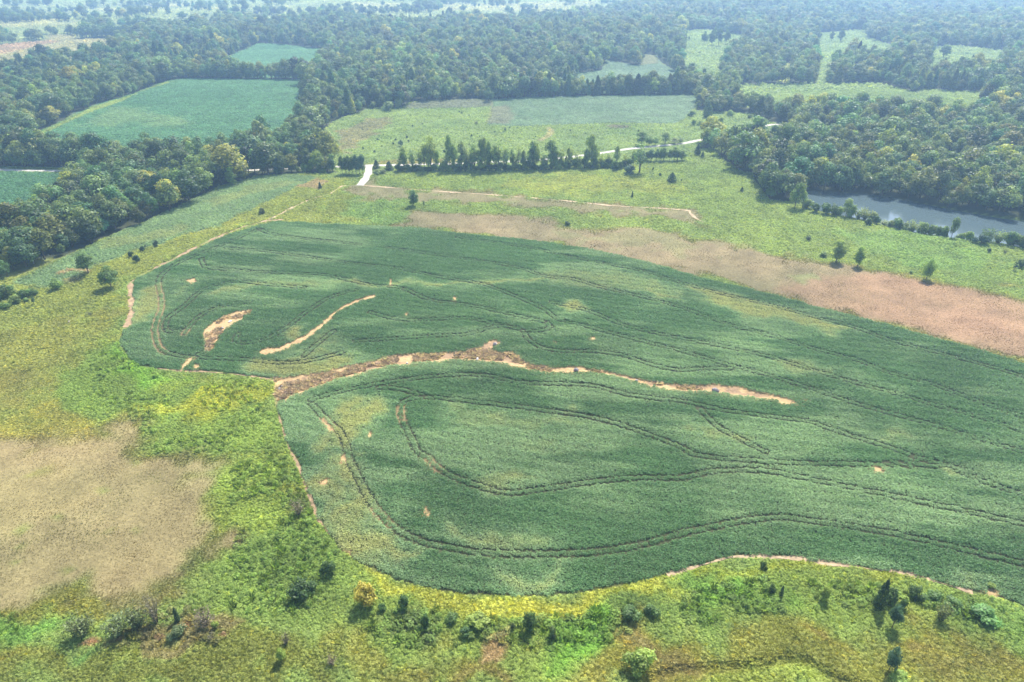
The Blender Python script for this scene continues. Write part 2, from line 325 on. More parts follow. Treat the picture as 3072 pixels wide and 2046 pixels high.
for (y0, y1, x0, x1) in ((150, 200, -300, 500), (60, 80, 700, 1700), (30, 60, 1000, 1300), (20, 90, 2400, 4100), (50, 60, 1800, 2000)):
    L(S(164, 164, 118), 14, T(0, 0, (x0, y0), (x1, y0 - 10), (x1, y1 - 10), (x0, y1)), .6, 20)
# near strip field beside the wood
STRIP = T(0, 0, (930, 1568), (1280, 1405), (1500, 1295), (1800, 1218), (2000, 1205), (2190, 1222), (2050, 1290), (1900, 1360), (1700, 1470), (1500, 1555)) + T(0, 1, (1150, 90), (900, 175), (670, 265), (500, 380), (380, 410), (230, 425), (110, 370), (250, 295), (500, 190), (700, 92), (900, 8))
L(OLIVE * 1.0, 10, T(0, 0, (700, 1700), (1500, 1568), (2100, 1200), (2354, 1230), (2354, 1568)) + T(0, 1, (1800, -20), (900, 370), (850, 800), (1000, 980), (1900, 1060), (2000, 1568), (-1500, 1568), (-1500, 400), (0, 345), (500, 180)), 1, 8)
L(S(122, 150, 104), 2.5, STRIP, 1, 2)
L(S(150, 160, 100), 5, T(0, 1, (700, 90), (900, 60), (1300, 0), (1200, 60), (850, 140), (650, 160)), .6, 3)
L(S(150, 160, 100), 4, T(0, 0, (1400, 1400), (1700, 1290), (1950, 1250), (2050, 1270), (1800, 1330), (1500, 1440)), .5, 3)
L(S(176, 156, 116), 1.5, T(0, 1, (390, 325), (450, 300), (510, 295), (640, 290), (640, 310), (500, 312), (400, 340)), .9, 1)
L(S(170, 150, 100), 2, T(0, 1, (430, 380), (560, 340), (600, 350), (480, 390)), .6, 1)
L(S(172, 140, 112), 2, T(0, 0, (2060, 1290), (2150, 1245), (2200, 1225), (2250, 1250), (2200, 1300)), .7, 2)
# brown mown ground round the beans
L(BROWN, 11, T(1, 0, (40, 1340), (130, 1282), (200, 1232), (330, 1285), (1000, 1345), (1800, 1410), (2354, 1450)) + T(2, 0, (60, 1478), (110, 1528), (0, 1535)) + T(1, 0, (2200, 1500), (1900, 1475), (1500, 1445), (1000, 1402), (560, 1388), (300, 1382), (100, 1345)), .75, 7)
L(S(144, 126, 92), 9, T(1, 0, (380, 1530), (500, 1458), (800, 1462), (1100, 1480), (1400, 1510), (1530, 1568)) + T(1, 1, (1700, 0), (2050, 10), (2354, 60)) + T(2, 1, (300, 110), (600, 190), (900, 230), (1200, 270), (1600, 370), (2000, 430), (2354, 520), (3000, 700), (3000, 1180), (2354, 945), (1500, 700), (700, 490), (0, 315)) + T(1, 1, (1500, 120), (850, 50), (550, 6)) + T(1, 0, (300, 1562)), .85, 4)
L(S(132, 138, 82), 7, T(1, 1, (1500, 20), (2000, 40), (2354, 80)) + T(2, 1, (200, 130), (0, 180)) + T(1, 1, (2000, 130), (1600, 80)), .5, 8)
L(S(160, 130, 94), 10, T(2, 1, (645, 430), (760, 360), (870, 370), (960, 350), (1060, 355), (1160, 355), (1270, 310), (1620, 360), (2000, 420), (2250, 480), (2354, 530), (2900, 690), (2900, 1120), (2354, 920), (1900, 790), (1300, 620), (900, 525), (700, 470)), .9, 3)
L(S(160, 130, 96), 10, T(2, 1, (880, 430), (1300, 440), (1700, 540), (2200, 680), (2354, 760), (2354, 860), (1900, 720), (1400, 560), (1000, 480)), .45, 10)
L(S(136, 142, 84), 3, T(2, 1, (700, 320), (850, 330), (950, 380), (830, 375), (760, 360)), .7, 3)
for p in (T(1, 0, (130, 1275), (300, 1290), (600, 1315), (1000, 1340), (1400, 1370), (1700, 1400), (1900, 1420), (2354, 1446)) + T(2, 0, (60, 1472), (100, 1510), (150, 1535), (180, 1545)),):
    pass
# left meadow, dry patch and weeds
L(S(146, 148, 72), 14, T(0, 1, (-800, 800), (0, 720), (400, 660), (760, 560), (850, 680), (600, 800), (300, 950), (0, 1100), (-800, 1200)), .7, 8)
L(S(146, 148, 72), 12, T(0, 1, (-800, 950), (0, 900), (500, 950), (600, 1100), (300, 1200), (-800, 1250)), .6, 8)
L(S(156, 148, 84), 14, T(0, 1, (-800, 1000), (100, 980), (280, 1040), (260, 1150), (100, 1200), (-800, 1220)), .45, 6)
L(S(122, 146, 58), 9, T(0, 1, (640, 860), (820, 790), (900, 900), (980, 960), (1270, 1000), (1500, 1010), (1850, 1060), (1900, 1220), (2030, 1568), (900, 1568), (830, 1330), (560, 1290), (380, 1220), (520, 1050)), .9, 6)
L(S(124, 164, 48), 5, T(0, 1, (790, 830), (850, 830), (900, 920), (980, 965), (1260, 1000), (1240, 1060), (1000, 1100), (800, 1000)), .9, 4)
L(S(166, 172, 52), 6, T(0, 1, (1150, 1240), (1500, 1120), (1850, 1070), (1880, 1130), (1600, 1250), (1400, 1300), (1000, 1330), (850, 1330)), .8, 5)
L(S(150, 160, 66), 6, T(0, 1, (1100, 1020), (1500, 1020), (1800, 1080), (1500, 1110), (1200, 1080)), .6, 5)
L(S(158, 154, 74), 8, T(0, 1, (-300, 1330), (400, 1250), (840, 1350), (780, 1440), (200, 1480), (-300, 1460)), .6, 8)
DRYC.update(tuple(np.round(S(*q), 6)) for q in ((156, 138, 94), (144, 126, 92), (160, 130, 94), (188, 160, 108), (140, 124, 90)))
L(S(156, 138, 94), 12, T(0, 1, (-1200, 1480), (0, 1450), (300, 1480), (700, 1400), (1000, 1385), (930, 1500), (890, 1568)) + T(0, 2, (1000, 10), (1330, 40), (1500, 40), (1540, 120), (1562, 300), (1545, 500), (1530, 700), (1480, 775), (1200, 830), (1060, 895), (900, 920), (600, 965), (250, 965), (90, 995), (0, 1060), (-1200, 1200)), .85, 5)
L(S(168, 152, 96), 6, T(0, 2, (-500, 100), (300, 60), (700, 160), (500, 400), (-500, 700)), .5, 8)
L(S(152, 150, 72), 4, T(0, 2, (210, 120), (320, 100), (300, 140), (220, 150)), .9, 2); L(S(150, 152, 66), 4, T(0, 2, (1420, 260), (1540, 240), (1540, 420), (1420, 400)), .6, 3)
for (x, y, w, h_) in ((920, 500, 50, 60), (420, 780, 160, 60), (1140, 910, 120, 60), (540, 940, 120, 70), (350, 450, 100, 50), (700, 220, 150, 40), (150, 520, 120, 60), (900, 60, 60, 60), (120, 760, 80, 40), (160, 640, 80, 40), (690, 530, 40, 20)):
    L(S(130, 140, 62), 2.5, T(0, 2, (x - w / 2, y), (x, y - h_ / 2), (x + w / 2, y), (x, y + h_ / 2)), .8, 2)
L(S(142, 140, 56), 4, T(0, 2, (-400, 1050), (90, 1000), (400, 960), (700, 1010), (720, 1090), (420, 1140), (0, 1150)), .8, 4)
L(S(110, 148, 58), 5, T(0, 2, (-400, 1120), (200, 1110), (430, 1150), (420, 1270), (350, 1340), (0, 1330), (-400, 1300)), .9, 4)
L(S(94, 142, 60), 4, T(0, 2, (520, 1360), (620, 1340), (620, 1400), (540, 1430)), .8, 3)
L(S(148, 138, 54), 6, T(0, 2, (-400, 1340), (200, 1340), (350, 1350), (300, 1480), (-400, 1500)), .7, 5)
L(S(126, 132, 54), 6, T(0, 2, (300, 1480), (900, 1330), (1500, 1320), (2354, 1480), (2354, 1700), (-400, 1700), (-400, 1500)), .8, 6)
L(S(156, 140, 92), 3, T(0, 2, (1130, 1150), (1260, 1080), (1400, 1060), (1450, 1120), (1560, 1230), (1480, 1300), (1150, 1330), (700, 1320), (700, 1260), (900, 1230)), .75, 4)
for (x, y, w, h_) in ((625, 1270, 130, 50), (1300, 1170, 40, 90), (1180, 1240, 90, 40), (1500, 1270, 60, 40), (830, 1290, 60, 20)):
    L(S(206, 140, 100), 1.0, T(0, 2, (x - w / 2, y + 8), (x, y - h_ / 2), (x + w / 2, y), (x, y + h_ / 2)), .9, 1)
L(S(150, 140, 86), 3, T(0, 2, (1100, 900), (1250, 850), (1300, 960), (1180, 1000)), .6, 3)
L(S(124, 146, 60), 9, T(0, 2, (1540, 650), (1850, 560), (2200, 560), (2354, 700), (2354, 1050), (2000, 1200), (1560, 1200), (1470, 1060)), .8, 6)
L(S(138, 156, 58), 9, T(0, 2, (1560, 50), (2000, 0), (2100, 200), (2280, 560), (2000, 640), (1560, 560)), .8, 6)
L(S(160, 158, 56), 4, T(0, 2, (1900, 250), (2080, 230), (2090, 290), (1960, 320)), .6, 4)
L(S(112, 106, 70), 4, T(0, 2, (1940, 310), (2060, 300), (2110, 460), (2040, 520), (1960, 420)), .6, 4)
# right foreground bank
L(S(146, 148, 66), 8, T(1, 2, (0, 1700), (0, 1320), (1000, 1330), (1300, 1480), (1700, 1420), (2000, 1200), (2354, 1150)) + T(2, 2, (600, 1080), (1700, 1130), (2354, 1240), (3200, 1400), (3200, 1750)), .9, 8)
L(S(128, 148, 60), 9, T(1, 2, (0, 700), (120, 740), (550, 905), (900, 965), (1400, 970), (1850, 915), (2354, 800)) + T(2, 2, (330, 720), (960, 750), (1700, 870), (2354, 1050), (3200, 1350), (3200, 1500), (2354, 1240), (1850, 1180), (1300, 1080), (700, 1130), (300, 1060)) + T(1, 2, (2354, 1120), (1900, 1250), (1700, 1400), (1300, 1440), (900, 1320), (400, 1330), (0, 1320)), .9, 5)
L(S(168, 174, 66), 3, T(1, 2, (150, 790), (280, 820), (560, 905), (900, 965), (1400, 972), (1850, 915), (2354, 845), (2354, 940), (2000, 1030), (1700, 1075), (1300, 1110), (900, 1075), (600, 1040), (300, 920)), 1.0, 2.5)
L(S(160, 168, 54), 3, T(2, 2, (0, 830), (250, 760), (500, 735), (900, 760), (1400, 815), (1700, 870), (1500, 880), (900, 820), (400, 790), (0, 900)), .7, 3)
L(S(112, 158, 48), 5, T(1, 2, (1540, 1100), (1700, 1070), (1880, 1110), (1950, 1250), (1850, 1340), (1700, 1410), (1560, 1390), (1520, 1250)), .9, 3)
L(S(96, 124, 54), 5, T(1, 2, (1900, 1070), (2050, 1020), (2250, 1030), (2220, 1180), (2000, 1210), (1900, 1150)), .8, 3)
L(S(112, 156, 52), 7, T(2, 2, (200, 820), (500, 790), (620, 900), (560, 990), (300, 960), (100, 900)), .8, 4)
L(S(106, 138, 56), 7, T(2, 2, (-50, 900), (200, 890), (250, 1000), (0, 1080), (-100, 1050)), .8, 4)
L(S(110, 144, 60), 7, T(2, 2, (1880, 1000), (2354, 1010), (2500, 1180), (2000, 1170)), .7, 4)
L(S(170, 150, 60), 3, T(2, 2, (800, 1230), (950, 1215), (1020, 1290), (880, 1270)), .7, 3); L(S(178, 156, 56), 3, T(2, 2, (1500, 1270), (1580, 1240), (1690, 1310), (1600, 1320)), .8, 3)
L(S(154, 136, 84), 8, T(1, 2, (2000, 1330), (2200, 1270), (2354, 1310), (2354, 1400), (2150, 1420)), .7, 5)
L(S(150, 140, 76), 8, T(2, 2, (1500, 1350), (1900, 1250), (2354, 1300), (2354, 1480), (1700, 1450)), .5, 6)
L(S(188, 160, 108), 1.8, T(1, 2, (1050, 1210), (1110, 1180), (1180, 1185), (1185, 1320), (1080, 1430), (1010, 1450), (980, 1430), (1030, 1290)), .95, 2)
L(S(100, 108, 78), 3, T(1, 2, (320, 1100), (480, 1060), (600, 1130), (620, 1300), (480, 1330), (330, 1180)), .7, 3)
L(S(168, 152, 92), 4, T(1, 2, (500, 1490), (800, 1480), (1400, 1500), (1700, 1530), (1500, 1568), (600, 1568)), .6, 4)
L(S(150, 164, 66), 3, T(2, 2, (0, 1500), (500, 1490), (800, 1430), (950, 1500), (1200, 1600), (0, 1650)) , .8, 2)
# right meadow variety
L(S(150, 158, 78), 12, T(1, 0, (1050, 1230), (1700, 1210), (2354, 1230), (2354, 1330), (1600, 1330), (1050, 1290)), .6, 10)
L(S(112, 156, 78), 14, T(2, 1, (1000, 60), (1500, 0), (2200, 150), (2354, 260), (2000, 330), (1400, 230)), .35, 10)
L(S(116, 150, 76), 8, T(1, 0, (0, 1380), (400, 1390), (450, 1480), (300, 1540), (0, 1500)), .5, 6)
L(S(170, 164, 104), 3, T(2, 1, (2150, 400), (2250, 385), (2354, 400), (2300, 430)), .6, 3)

DRY = [P for (cl, fe, P, am, wp) in LAYERS if tuple(np.round(cl, 6)) in DRYC]
def ground_rgb(x, y):
    x, y = np.asarray(x, float), np.asarray(y, float)
    c = np.broadcast_to(MEADOW, x.shape + (3,)).copy()
    wx, wy = fbm(x, y, 9, 3, 1) - .5, fbm(x, y, 9, 3, 2) - .5
    forest = ~in_open(x, y)
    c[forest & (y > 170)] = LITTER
    for col, fe, P, amt, warp in LAYERS:
        lo, hi = P.min(0) - fe - warp, P.max(0) + fe + warp
        m = (x > lo[0]) & (x < hi[0]) & (y > lo[1]) & (y < hi[1])
        if not m.any(): continue
        xs, ys = x[m] + wx[m] * warp * 4, y[m] + wy[m] * warp * 4
        d = segdist(xs, ys, P)
        d = np.where(inside(xs, ys, P), d, -d)
        k = (sstep(-fe * .5, fe * .5, d) * amt)[..., None]
        c[m] = c[m] * (1 - k) + col * k
    k = np.clip(fbm(x, y, 34, 4, 5) * 2 - 1, -1, 1)[..., None]
    c = c * (1 + .26 * k * np.array([1.15, .8, 1.0]))
    k2 = np.clip(fbm(x, y, 6, 3, 6) * 2 - 1, -1, 1)[..., None]
    c = c * (1 + .25 * k2)
    c = (c * .90 + c.mean(-1, keepdims=True) * .10) * np.array([1.04, 1.0, 1.0])
    return np.clip(c * .62, .005, .9)

# ------------------------------------------------------------------ materials
def nt(mat):
    mat.use_nodes = True
    return mat.node_tree, mat.node_tree.nodes, mat.node_tree.links
def veg_material(name, attr, attr_type, translucency=.35, rough=.55, spec=.25, var=.5, warm=(1.25, 1.12, .55)):
    m = bpy.data.materials.new(name)
    t, n, l = nt(m)
    bs = n["Principled BSDF"]
    a = n.new("ShaderNodeAttribute"); a.attribute_type = attr_type; a.attribute_name = attr
    lv = n.new("ShaderNodeAttribute"); lv.attribute_type = 'GEOMETRY'; lv.attribute_name = "leafvar"
    mr = n.new("ShaderNodeMapRange"); mr.inputs[3].default_value = 1 - var; mr.inputs[4].default_value = 1 + var
    l.new(lv.outputs["Fac"], mr.inputs[0])
    mul = n.new("ShaderNodeVectorMath"); mul.operation = 'SCALE'
    l.new(a.outputs["Color"], mul.inputs[0]); l.new(mr.outputs[0], mul.inputs["Scale"])
    l.new(mul.outputs[0], bs.inputs["Base Color"])
    bs.inputs["Roughness"].default_value = rough
    bs.inputs["Specular IOR Level"].default_value = spec
    tr = n.new("ShaderNodeBsdfTranslucent")
    w = n.new("ShaderNodeVectorMath"); w.operation = 'MULTIPLY'; w.inputs[1].default_value = warm
    l.new(mul.outputs[0], w.inputs[0]); l.new(w.outputs[0], tr.inputs[0])
    mx = n.new("ShaderNodeMixShader"); mx.inputs[0].default_value = translucency
    l.new(bs.outputs[0], mx.inputs[1]); l.new(tr.outputs[0], mx.inputs[2])
    l.new(mx.outputs[0], n["Material Output"].inputs[0])
    return m
LEAF = veg_material("leaf", "tint", 'INSTANCER', .46, .5, .25, .5)
GRASS = veg_material("grass_blade", "tint", 'INSTANCER', .45, .6, .2, .4, (1.12, 1.08, .75))
CROP = veg_material("bean_leaf", "tint", 'INSTANCER', .42, .5, .25, .24, (1.15, 1.15, .75))

def plain(name, col, rough=.9, noise=0, scale=1.0, bump=0, spec=.2, col2=None):
    m = bpy.data.materials.new(name)
    t, n, l = nt(m)
    bs = n["Principled BSDF"]
    bs.inputs["Roughness"].default_value = rough
    bs.inputs["Specular IOR Level"].default_value = spec
    tc = n.new("ShaderNodeNewGeometry")
    nz = n.new("ShaderNodeTexNoise"); nz.inputs["Scale"].default_value = scale; nz.inputs["Detail"].default_value = 6
    l.new(tc.outputs["Position"], nz.inputs["Vector"])
    cr = n.new("ShaderNodeValToRGB")
    c2 = col2 if col2 is not None else np.array(col) * (1 - noise)
    cr.color_ramp.elements[0].color = (*[float(v) for v in c2], 1); cr.color_ramp.elements[0].position = .35
    cr.color_ramp.elements[1].color = (*[float(v) for v in np.array(col) * (1 + noise * .5)], 1); cr.color_ramp.elements[1].position = .65
    l.new(nz.outputs["Fac"], cr.inputs[0]); l.new(cr.outputs[0], bs.inputs["Base Color"])
    if bump:
        b = n.new("ShaderNodeBump"); b.inputs["Strength"].default_value = bump; b.inputs["Distance"].default_value = .2
        l.new(nz.outputs["Fac"], b.inputs["Height"]); l.new(b.outputs[0], bs.inputs["Normal"])
    return m
BARK = plain("bark", S(96, 84, 70), .95, .4, 3.0, .4)
DEADWOOD = plain("dead_wood", S(112, 104, 84), .95, .4, 3.0)
GRAVEL = plain("pale_gravel", S(172, 166, 154), .95, .18, .8, .1)
DIRT = plain("dirt_track", S(160, 140, 110), .95, .3, .5, .2)
EARTH = plain("bare_earth", S(156, 132, 100), .95, .0, .7, .3, col2=S(122, 102, 78))
DARKEARTH = plain("dark_earth", S(150, 126, 96), .95, .0, .7, .3, col2=S(100, 86, 64))
STONE = plain("grey_stone", S(138, 128, 124), .85, .45, 1.6, .6)
PALESTONE = plain("pale_stone", S(196, 192, 188), .85, .3, 2.0, .4)

def ground_material():
    m = bpy.data.materials.new("ground_cover")
    t, n, l = nt(m)
    bs = n["Principled BSDF"]; bs.inputs["Roughness"].default_value = .95; bs.inputs["Specular IOR Level"].default_value = .1
    a = n.new("ShaderNodeAttribute"); a.attribute_name = "cover"
    g = n.new("ShaderNodeNewGeometry")
    nz = n.new("ShaderNodeTexNoise"); nz.inputs["Scale"].default_value = 1.1; nz.inputs["Detail"].default_value = 8; nz.inputs["Roughness"].default_value = .65
    nz2 = n.new("ShaderNodeTexNoise"); nz2.inputs["Scale"].default_value = .09; nz2.inputs["Detail"].default_value = 6; nz2.inputs["Roughness"].default_value = .6
    l.new(g.outputs["Position"], nz.inputs["Vector"]); l.new(g.outputs["Position"], nz2.inputs["Vector"])
    m1 = n.new("ShaderNodeMapRange"); m1.inputs[1].default_value = .3; m1.inputs[2].default_value = .7; m1.inputs[3].default_value = .7; m1.inputs[4].default_value = 1.22
    m2 = n.new("ShaderNodeMapRange"); m2.inputs[1].default_value = .3; m2.inputs[2].default_value = .7; m2.inputs[3].default_value = .82; m2.inputs[4].default_value = 1.12
    l.new(nz.outputs["Fac"], m1.inputs[0]); l.new(nz2.outputs["Fac"], m2.inputs[0])
    mm = n.new("ShaderNodeMath"); mm.operation = 'MULTIPLY'
    l.new(m1.outputs[0], mm.inputs[0]); l.new(m2.outputs[0], mm.inputs[1])
    v = n.new("ShaderNodeVectorMath"); v.operation = 'SCALE'
    l.new(a.outputs["Color"], v.inputs[0]); l.new(mm.outputs[0], v.inputs["Scale"]); l.new(v.outputs[0], bs.inputs["Base Color"])
    b = n.new("ShaderNodeBump"); b.inputs["Strength"].default_value = .7; b.inputs["Distance"].default_value = .5
    l.new(nz.outputs["Fac"], b.inputs["Height"]); l.new(b.outputs[0], bs.inputs["Normal"])
    return m

# ------------------------------------------------------------------ mesh helpers
def mesh_np(name, v, f, mats=(), smooth=False):
    me = bpy.data.meshes.new(name)
    v = np.asarray(v, np.float32)
    if isinstance(f, np.ndarray):
        k = f.shape[1]
        me.vertices.add(len(v)); me.vertices.foreach_set("co", v.ravel())
        me.loops.add(f.size); me.loops.foreach_set("vertex_index", f.ravel().astype(np.int32))
        me.polygons.add(len(f)); me.polygons.foreach_set("loop_start", np.arange(0, f.size, k, dtype=np.int32))
        me.polygons.foreach_set("loop_total", np.full(len(f), k, np.int32))
        me.update(calc_edges=True)
    else:
        me.from_pydata([tuple(map(float, p)) for p in v], [], f)
    for m in mats: me.materials.append(m)
    if smooth: me.polygons.foreach_set("use_smooth", np.ones(len(me.polygons), bool))
    return me
def link(name, data, parent=None, **kw):
    o = bpy.data.objects.new(name, data)
    COL.objects.link(o)
    if parent: o.parent = parent
    for k, v in kw.items(): o[k] = v
    return o

# ------------------------------------------------------------------ ground sheet
def growing(a, b, step, limit, rate):
    out = list(np.arange(a, b, step)); s = step
    while out[-1] < limit:
        s *= rate; out.append(out[-1] + s)
    return np.array(out)
gy = growing(40, 340, 1.1, 8600, 1.018)
gy = np.concatenate([[-400, -200, -80, 0, 25], gy])
gxp = growing(0, 150, 1.1, 5600, 1.03)
gx = np.concatenate([-gxp[:0:-1], gxp])
GX, GY = np.meshgrid(gx, gy)
fx, fy = GX.ravel(), GY.ravel()
gz = H(fx, fy)
vs = np.stack([fx, fy, gz], 1)
nx, ny = len(gx), len(gy)
ii, jj = np.meshgrid(np.arange(nx - 1), np.arange(ny - 1))
q = (jj * nx + ii).ravel()
gm = mesh_np("ground", vs, np.stack([q, q + 1, q + nx + 1, q + nx], 1), [ground_material()], True)
rgb = ground_rgb(fx, fy)
# under the beans: soil colour darkened to stand in for shade between the plants; pale sandy soil only in the gully, the bare patches and some wheel ruts
soy_d = sdf(fx, fy, SOY, 3)
k = sstep(-1.2, .6, soy_d)[:, None]
sand = SOIL * .8 * (.72 + .5 * fbm(fx, fy, 3.5, 3, 8))[:, None]
mixk = sstep(.44, .60, fbm(fx, fy, 4, 4, 9) + np.where(fx < 3, .14, -.12) * sstep(40, 0, np.abs(fx + 12)))[:, None]
mixk = mixk * inside(fx, fy - 1.5, GULLY)[:, None]
sand = np.where(inside(fx, fy, GULLY)[:, None], sand * (1 - mixk * .75) + S(140, 116, 94) * mixk * .6, sand)
open_ = np.zeros(len(fx))
near_soy = np.where((soy_d > -4))[0]
xs0, ys0 = fx[near_soy], fy[near_soy]
oo = sstep(-2.2, -.4, sdf(xs0, ys0, GULLY, 4))
for hole in HOLES: oo = np.maximum(oo, sstep(-1.8, 0, sdf(xs0, ys0, hole, 3)))
for rut in RUTS: oo = np.maximum(oo, .45 * sstep(2.2, 1.3, segdist(xs0, ys0, rut, False)))
open_[near_soy] = oo
open_ = open_[:, None]
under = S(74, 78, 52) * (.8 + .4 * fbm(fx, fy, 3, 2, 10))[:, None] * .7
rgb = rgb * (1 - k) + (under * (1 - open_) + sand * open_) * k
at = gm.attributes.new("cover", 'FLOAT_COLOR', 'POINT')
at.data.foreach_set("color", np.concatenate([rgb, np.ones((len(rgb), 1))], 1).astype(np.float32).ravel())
link("ground", gm, kind="structure", label="rolling farmland ground with meadow, dry grass and bare earth")

PATHS = []
def ribbon(name, pts, width, lift, mat, label, kind="structure", wj=.12, step=1.5):
    P = smooth_path(pts, step)
    if name != 'road': PATHS.append((smooth_path(pts, 6), width))
    w = width * np.clip(1 + 2.4 * wj * (fbm(P[:, 0], P[:, 1], 6, 3, 12) * 2 - 1), .03, 2.2)
    rows = [-.5, -.2, .2, .5]
    cols = [offset_path(P, 0) + (offset_path(P, 1) - P) * (w * s)[:, None] for s in rows]
    v = np.concatenate([np.column_stack([c, H(c[:, 0], c[:, 1]) + lift]) for c in cols])
    n = len(P)
    f = np.array([[a * n + i, a * n + i + 1, (a + 1) * n + i + 1, (a + 1) * n + i] for a in range(3) for i in range(n - 1)])[:, ::-1]
    return link(name, mesh_np(name, v, f, [mat], True), kind=kind, label=label)
ROAD = W(T(0, 0, (-900, 1155), (0, 1172), (680, 1184), (1300, 1190), (2020, 1162), (2280, 1152)) + T(1, 0, (180, 1143), (400, 1139), (600, 1133), (800, 1128), (1000, 1120), (1280, 1110), (1400, 1101), (1600, 1081), (1800, 1055), (1950, 1032), (2100, 1015), (2354, 990)) + T(2, 0, (100, 970), (210, 955), (330, 935), (450, 905), (560, 870), (660, 858), (720, 875), (800, 905), (1000, 930), (1400, 930)))
ribbon("road", ROAD, 3.7, .12, GRAVEL, "pale gravel road running past the row of trees")
ribbon("track", W(T(1, 0, (183, 1146), (190, 1180), (175, 1220), (150, 1255), (128, 1280))), 4.6, .14, GRAVEL, "pale gravel spur joining the road to the field tracks")
for p, w, lab in (
        (T(1, 0, (128, 1278), (300, 1291), (600, 1315), (1000, 1341), (1400, 1371), (1700, 1401), (1900, 1421), (2354, 1447)) + T(2, 0, (50, 1470), (90, 1505), (140, 1532)), 1.1, "dirt track along the top of the brown mown strip"),
        (T(1, 0, (128, 1278), (60, 1282), (0, 1286)) + T(0, 0, (2270, 1340), (2150, 1372), (2000, 1440), (1900, 1495), (1800, 1532)), 1.2, "dirt track from the gravel spur towards the bean field corner")):
    ribbon("track", W(p), w, .08, DIRT, lab, wj=.9)
for p, w, lab, mt in (
        (T(0, 0, (1950, 1515), (1850, 1525), (1780, 1540), (1700, 1558)) + T(0, 1, (1650, 8), (1500, 70), (1300, 165), (1150, 245), (1000, 315), (930, 360), (890, 390)), 1.9, "bare reddish earth margin on the upper side of the bean field", EARTH),
        (T(0, 1, (905, 375), (898, 420), (905, 470), (908, 540), (905, 600), (895, 650), (872, 690)), 2.6, "bare earth margin between olive meadow and bean field", EARTH),
        (T(0, 1, (1080, 972), (1180, 985), (1280, 992), (1400, 996), (1560, 1008), (1750, 1030), (1900, 1060)), .9, "broken bare earth edge below the bean field lobe", DARKEARTH),
        (T(0, 1, (1905, 1215), (1922, 1290), (1950, 1400), (2010, 1560)) + T(0, 2, (2050, 60), (2095, 170), (2142, 300), (2192, 435), (2270, 550)), .7, "narrow bare earth edge between weeds and bean field", DARKEARTH),
        (T(1, 2, (2250, 835), (2354, 800)) + T(2, 2, (130, 762), (240, 730), (330, 706), (440, 704), (600, 706), (800, 716), (960, 745), (1180, 770), (1330, 795), (1530, 815), (1700, 862), (1870, 912), (2000, 950)), 1.3, "straw covered bare margin below the bean field", plain("straw", S(152, 132, 104), .95, .3, 1.0, .3))):
    ribbon("margin", W(p), w, .07, mt, lab, wj=.75, step=1.0)

# pond
pw = np.array(POND)
c0 = pw.mean(0)
pond_v = [(*(c0 + (p - c0) * 1.0 + (p - c0) / np.linalg.norm(p - c0) * 4.0), POND_Z) for p in pw]
WATER = bpy.data.materials.new("pond_water")
t, n, l = nt(WATER)
bs = n["Principled BSDF"]; bs.inputs["Base Color"].default_value = (.06, .085, .09, 1); bs.inputs["Roughness"].default_value = .09; bs.inputs["IOR"].default_value = 1.33
g = n.new("ShaderNodeNewGeometry"); mp = n.new("ShaderNodeMapping"); mp.inputs["Scale"].default_value = (.5, 1.1, 1)
nz = n.new("ShaderNodeTexNoise"); nz.inputs["Scale"].default_value = .9; nz.inputs["Detail"].default_value = 4
nb = n.new("ShaderNodeTexNoise"); nb.inputs["Scale"].default_value = .03; nb.inputs["Detail"].default_value = 3
l.new(g.outputs["Position"], mp.inputs[0]); l.new(mp.outputs[0], nz.inputs["Vector"]); l.new(mp.outputs[0], nb.inputs["Vector"])
b = n.new("ShaderNodeBump"); b.inputs["Distance"].default_value = .12; l.new(nz.outputs["Fac"], b.inputs["Height"]); l.new(b.outputs[0], bs.inputs["Normal"])
mr = n.new("ShaderNodeMapRange"); mr.inputs[1].default_value = .35; mr.inputs[2].default_value = .65; mr.inputs[3].default_value = .08; mr.inputs[4].default_value = .2
l.new(nb.outputs["Fac"], mr.inputs[0]); l.new(mr.outputs[0], b.inputs["Strength"])
link("pond", mesh_np("pond", pond_v, [list(range(len(pond_v)))], [WATER]), kind="structure", label="dark still pond below the wooded slope")

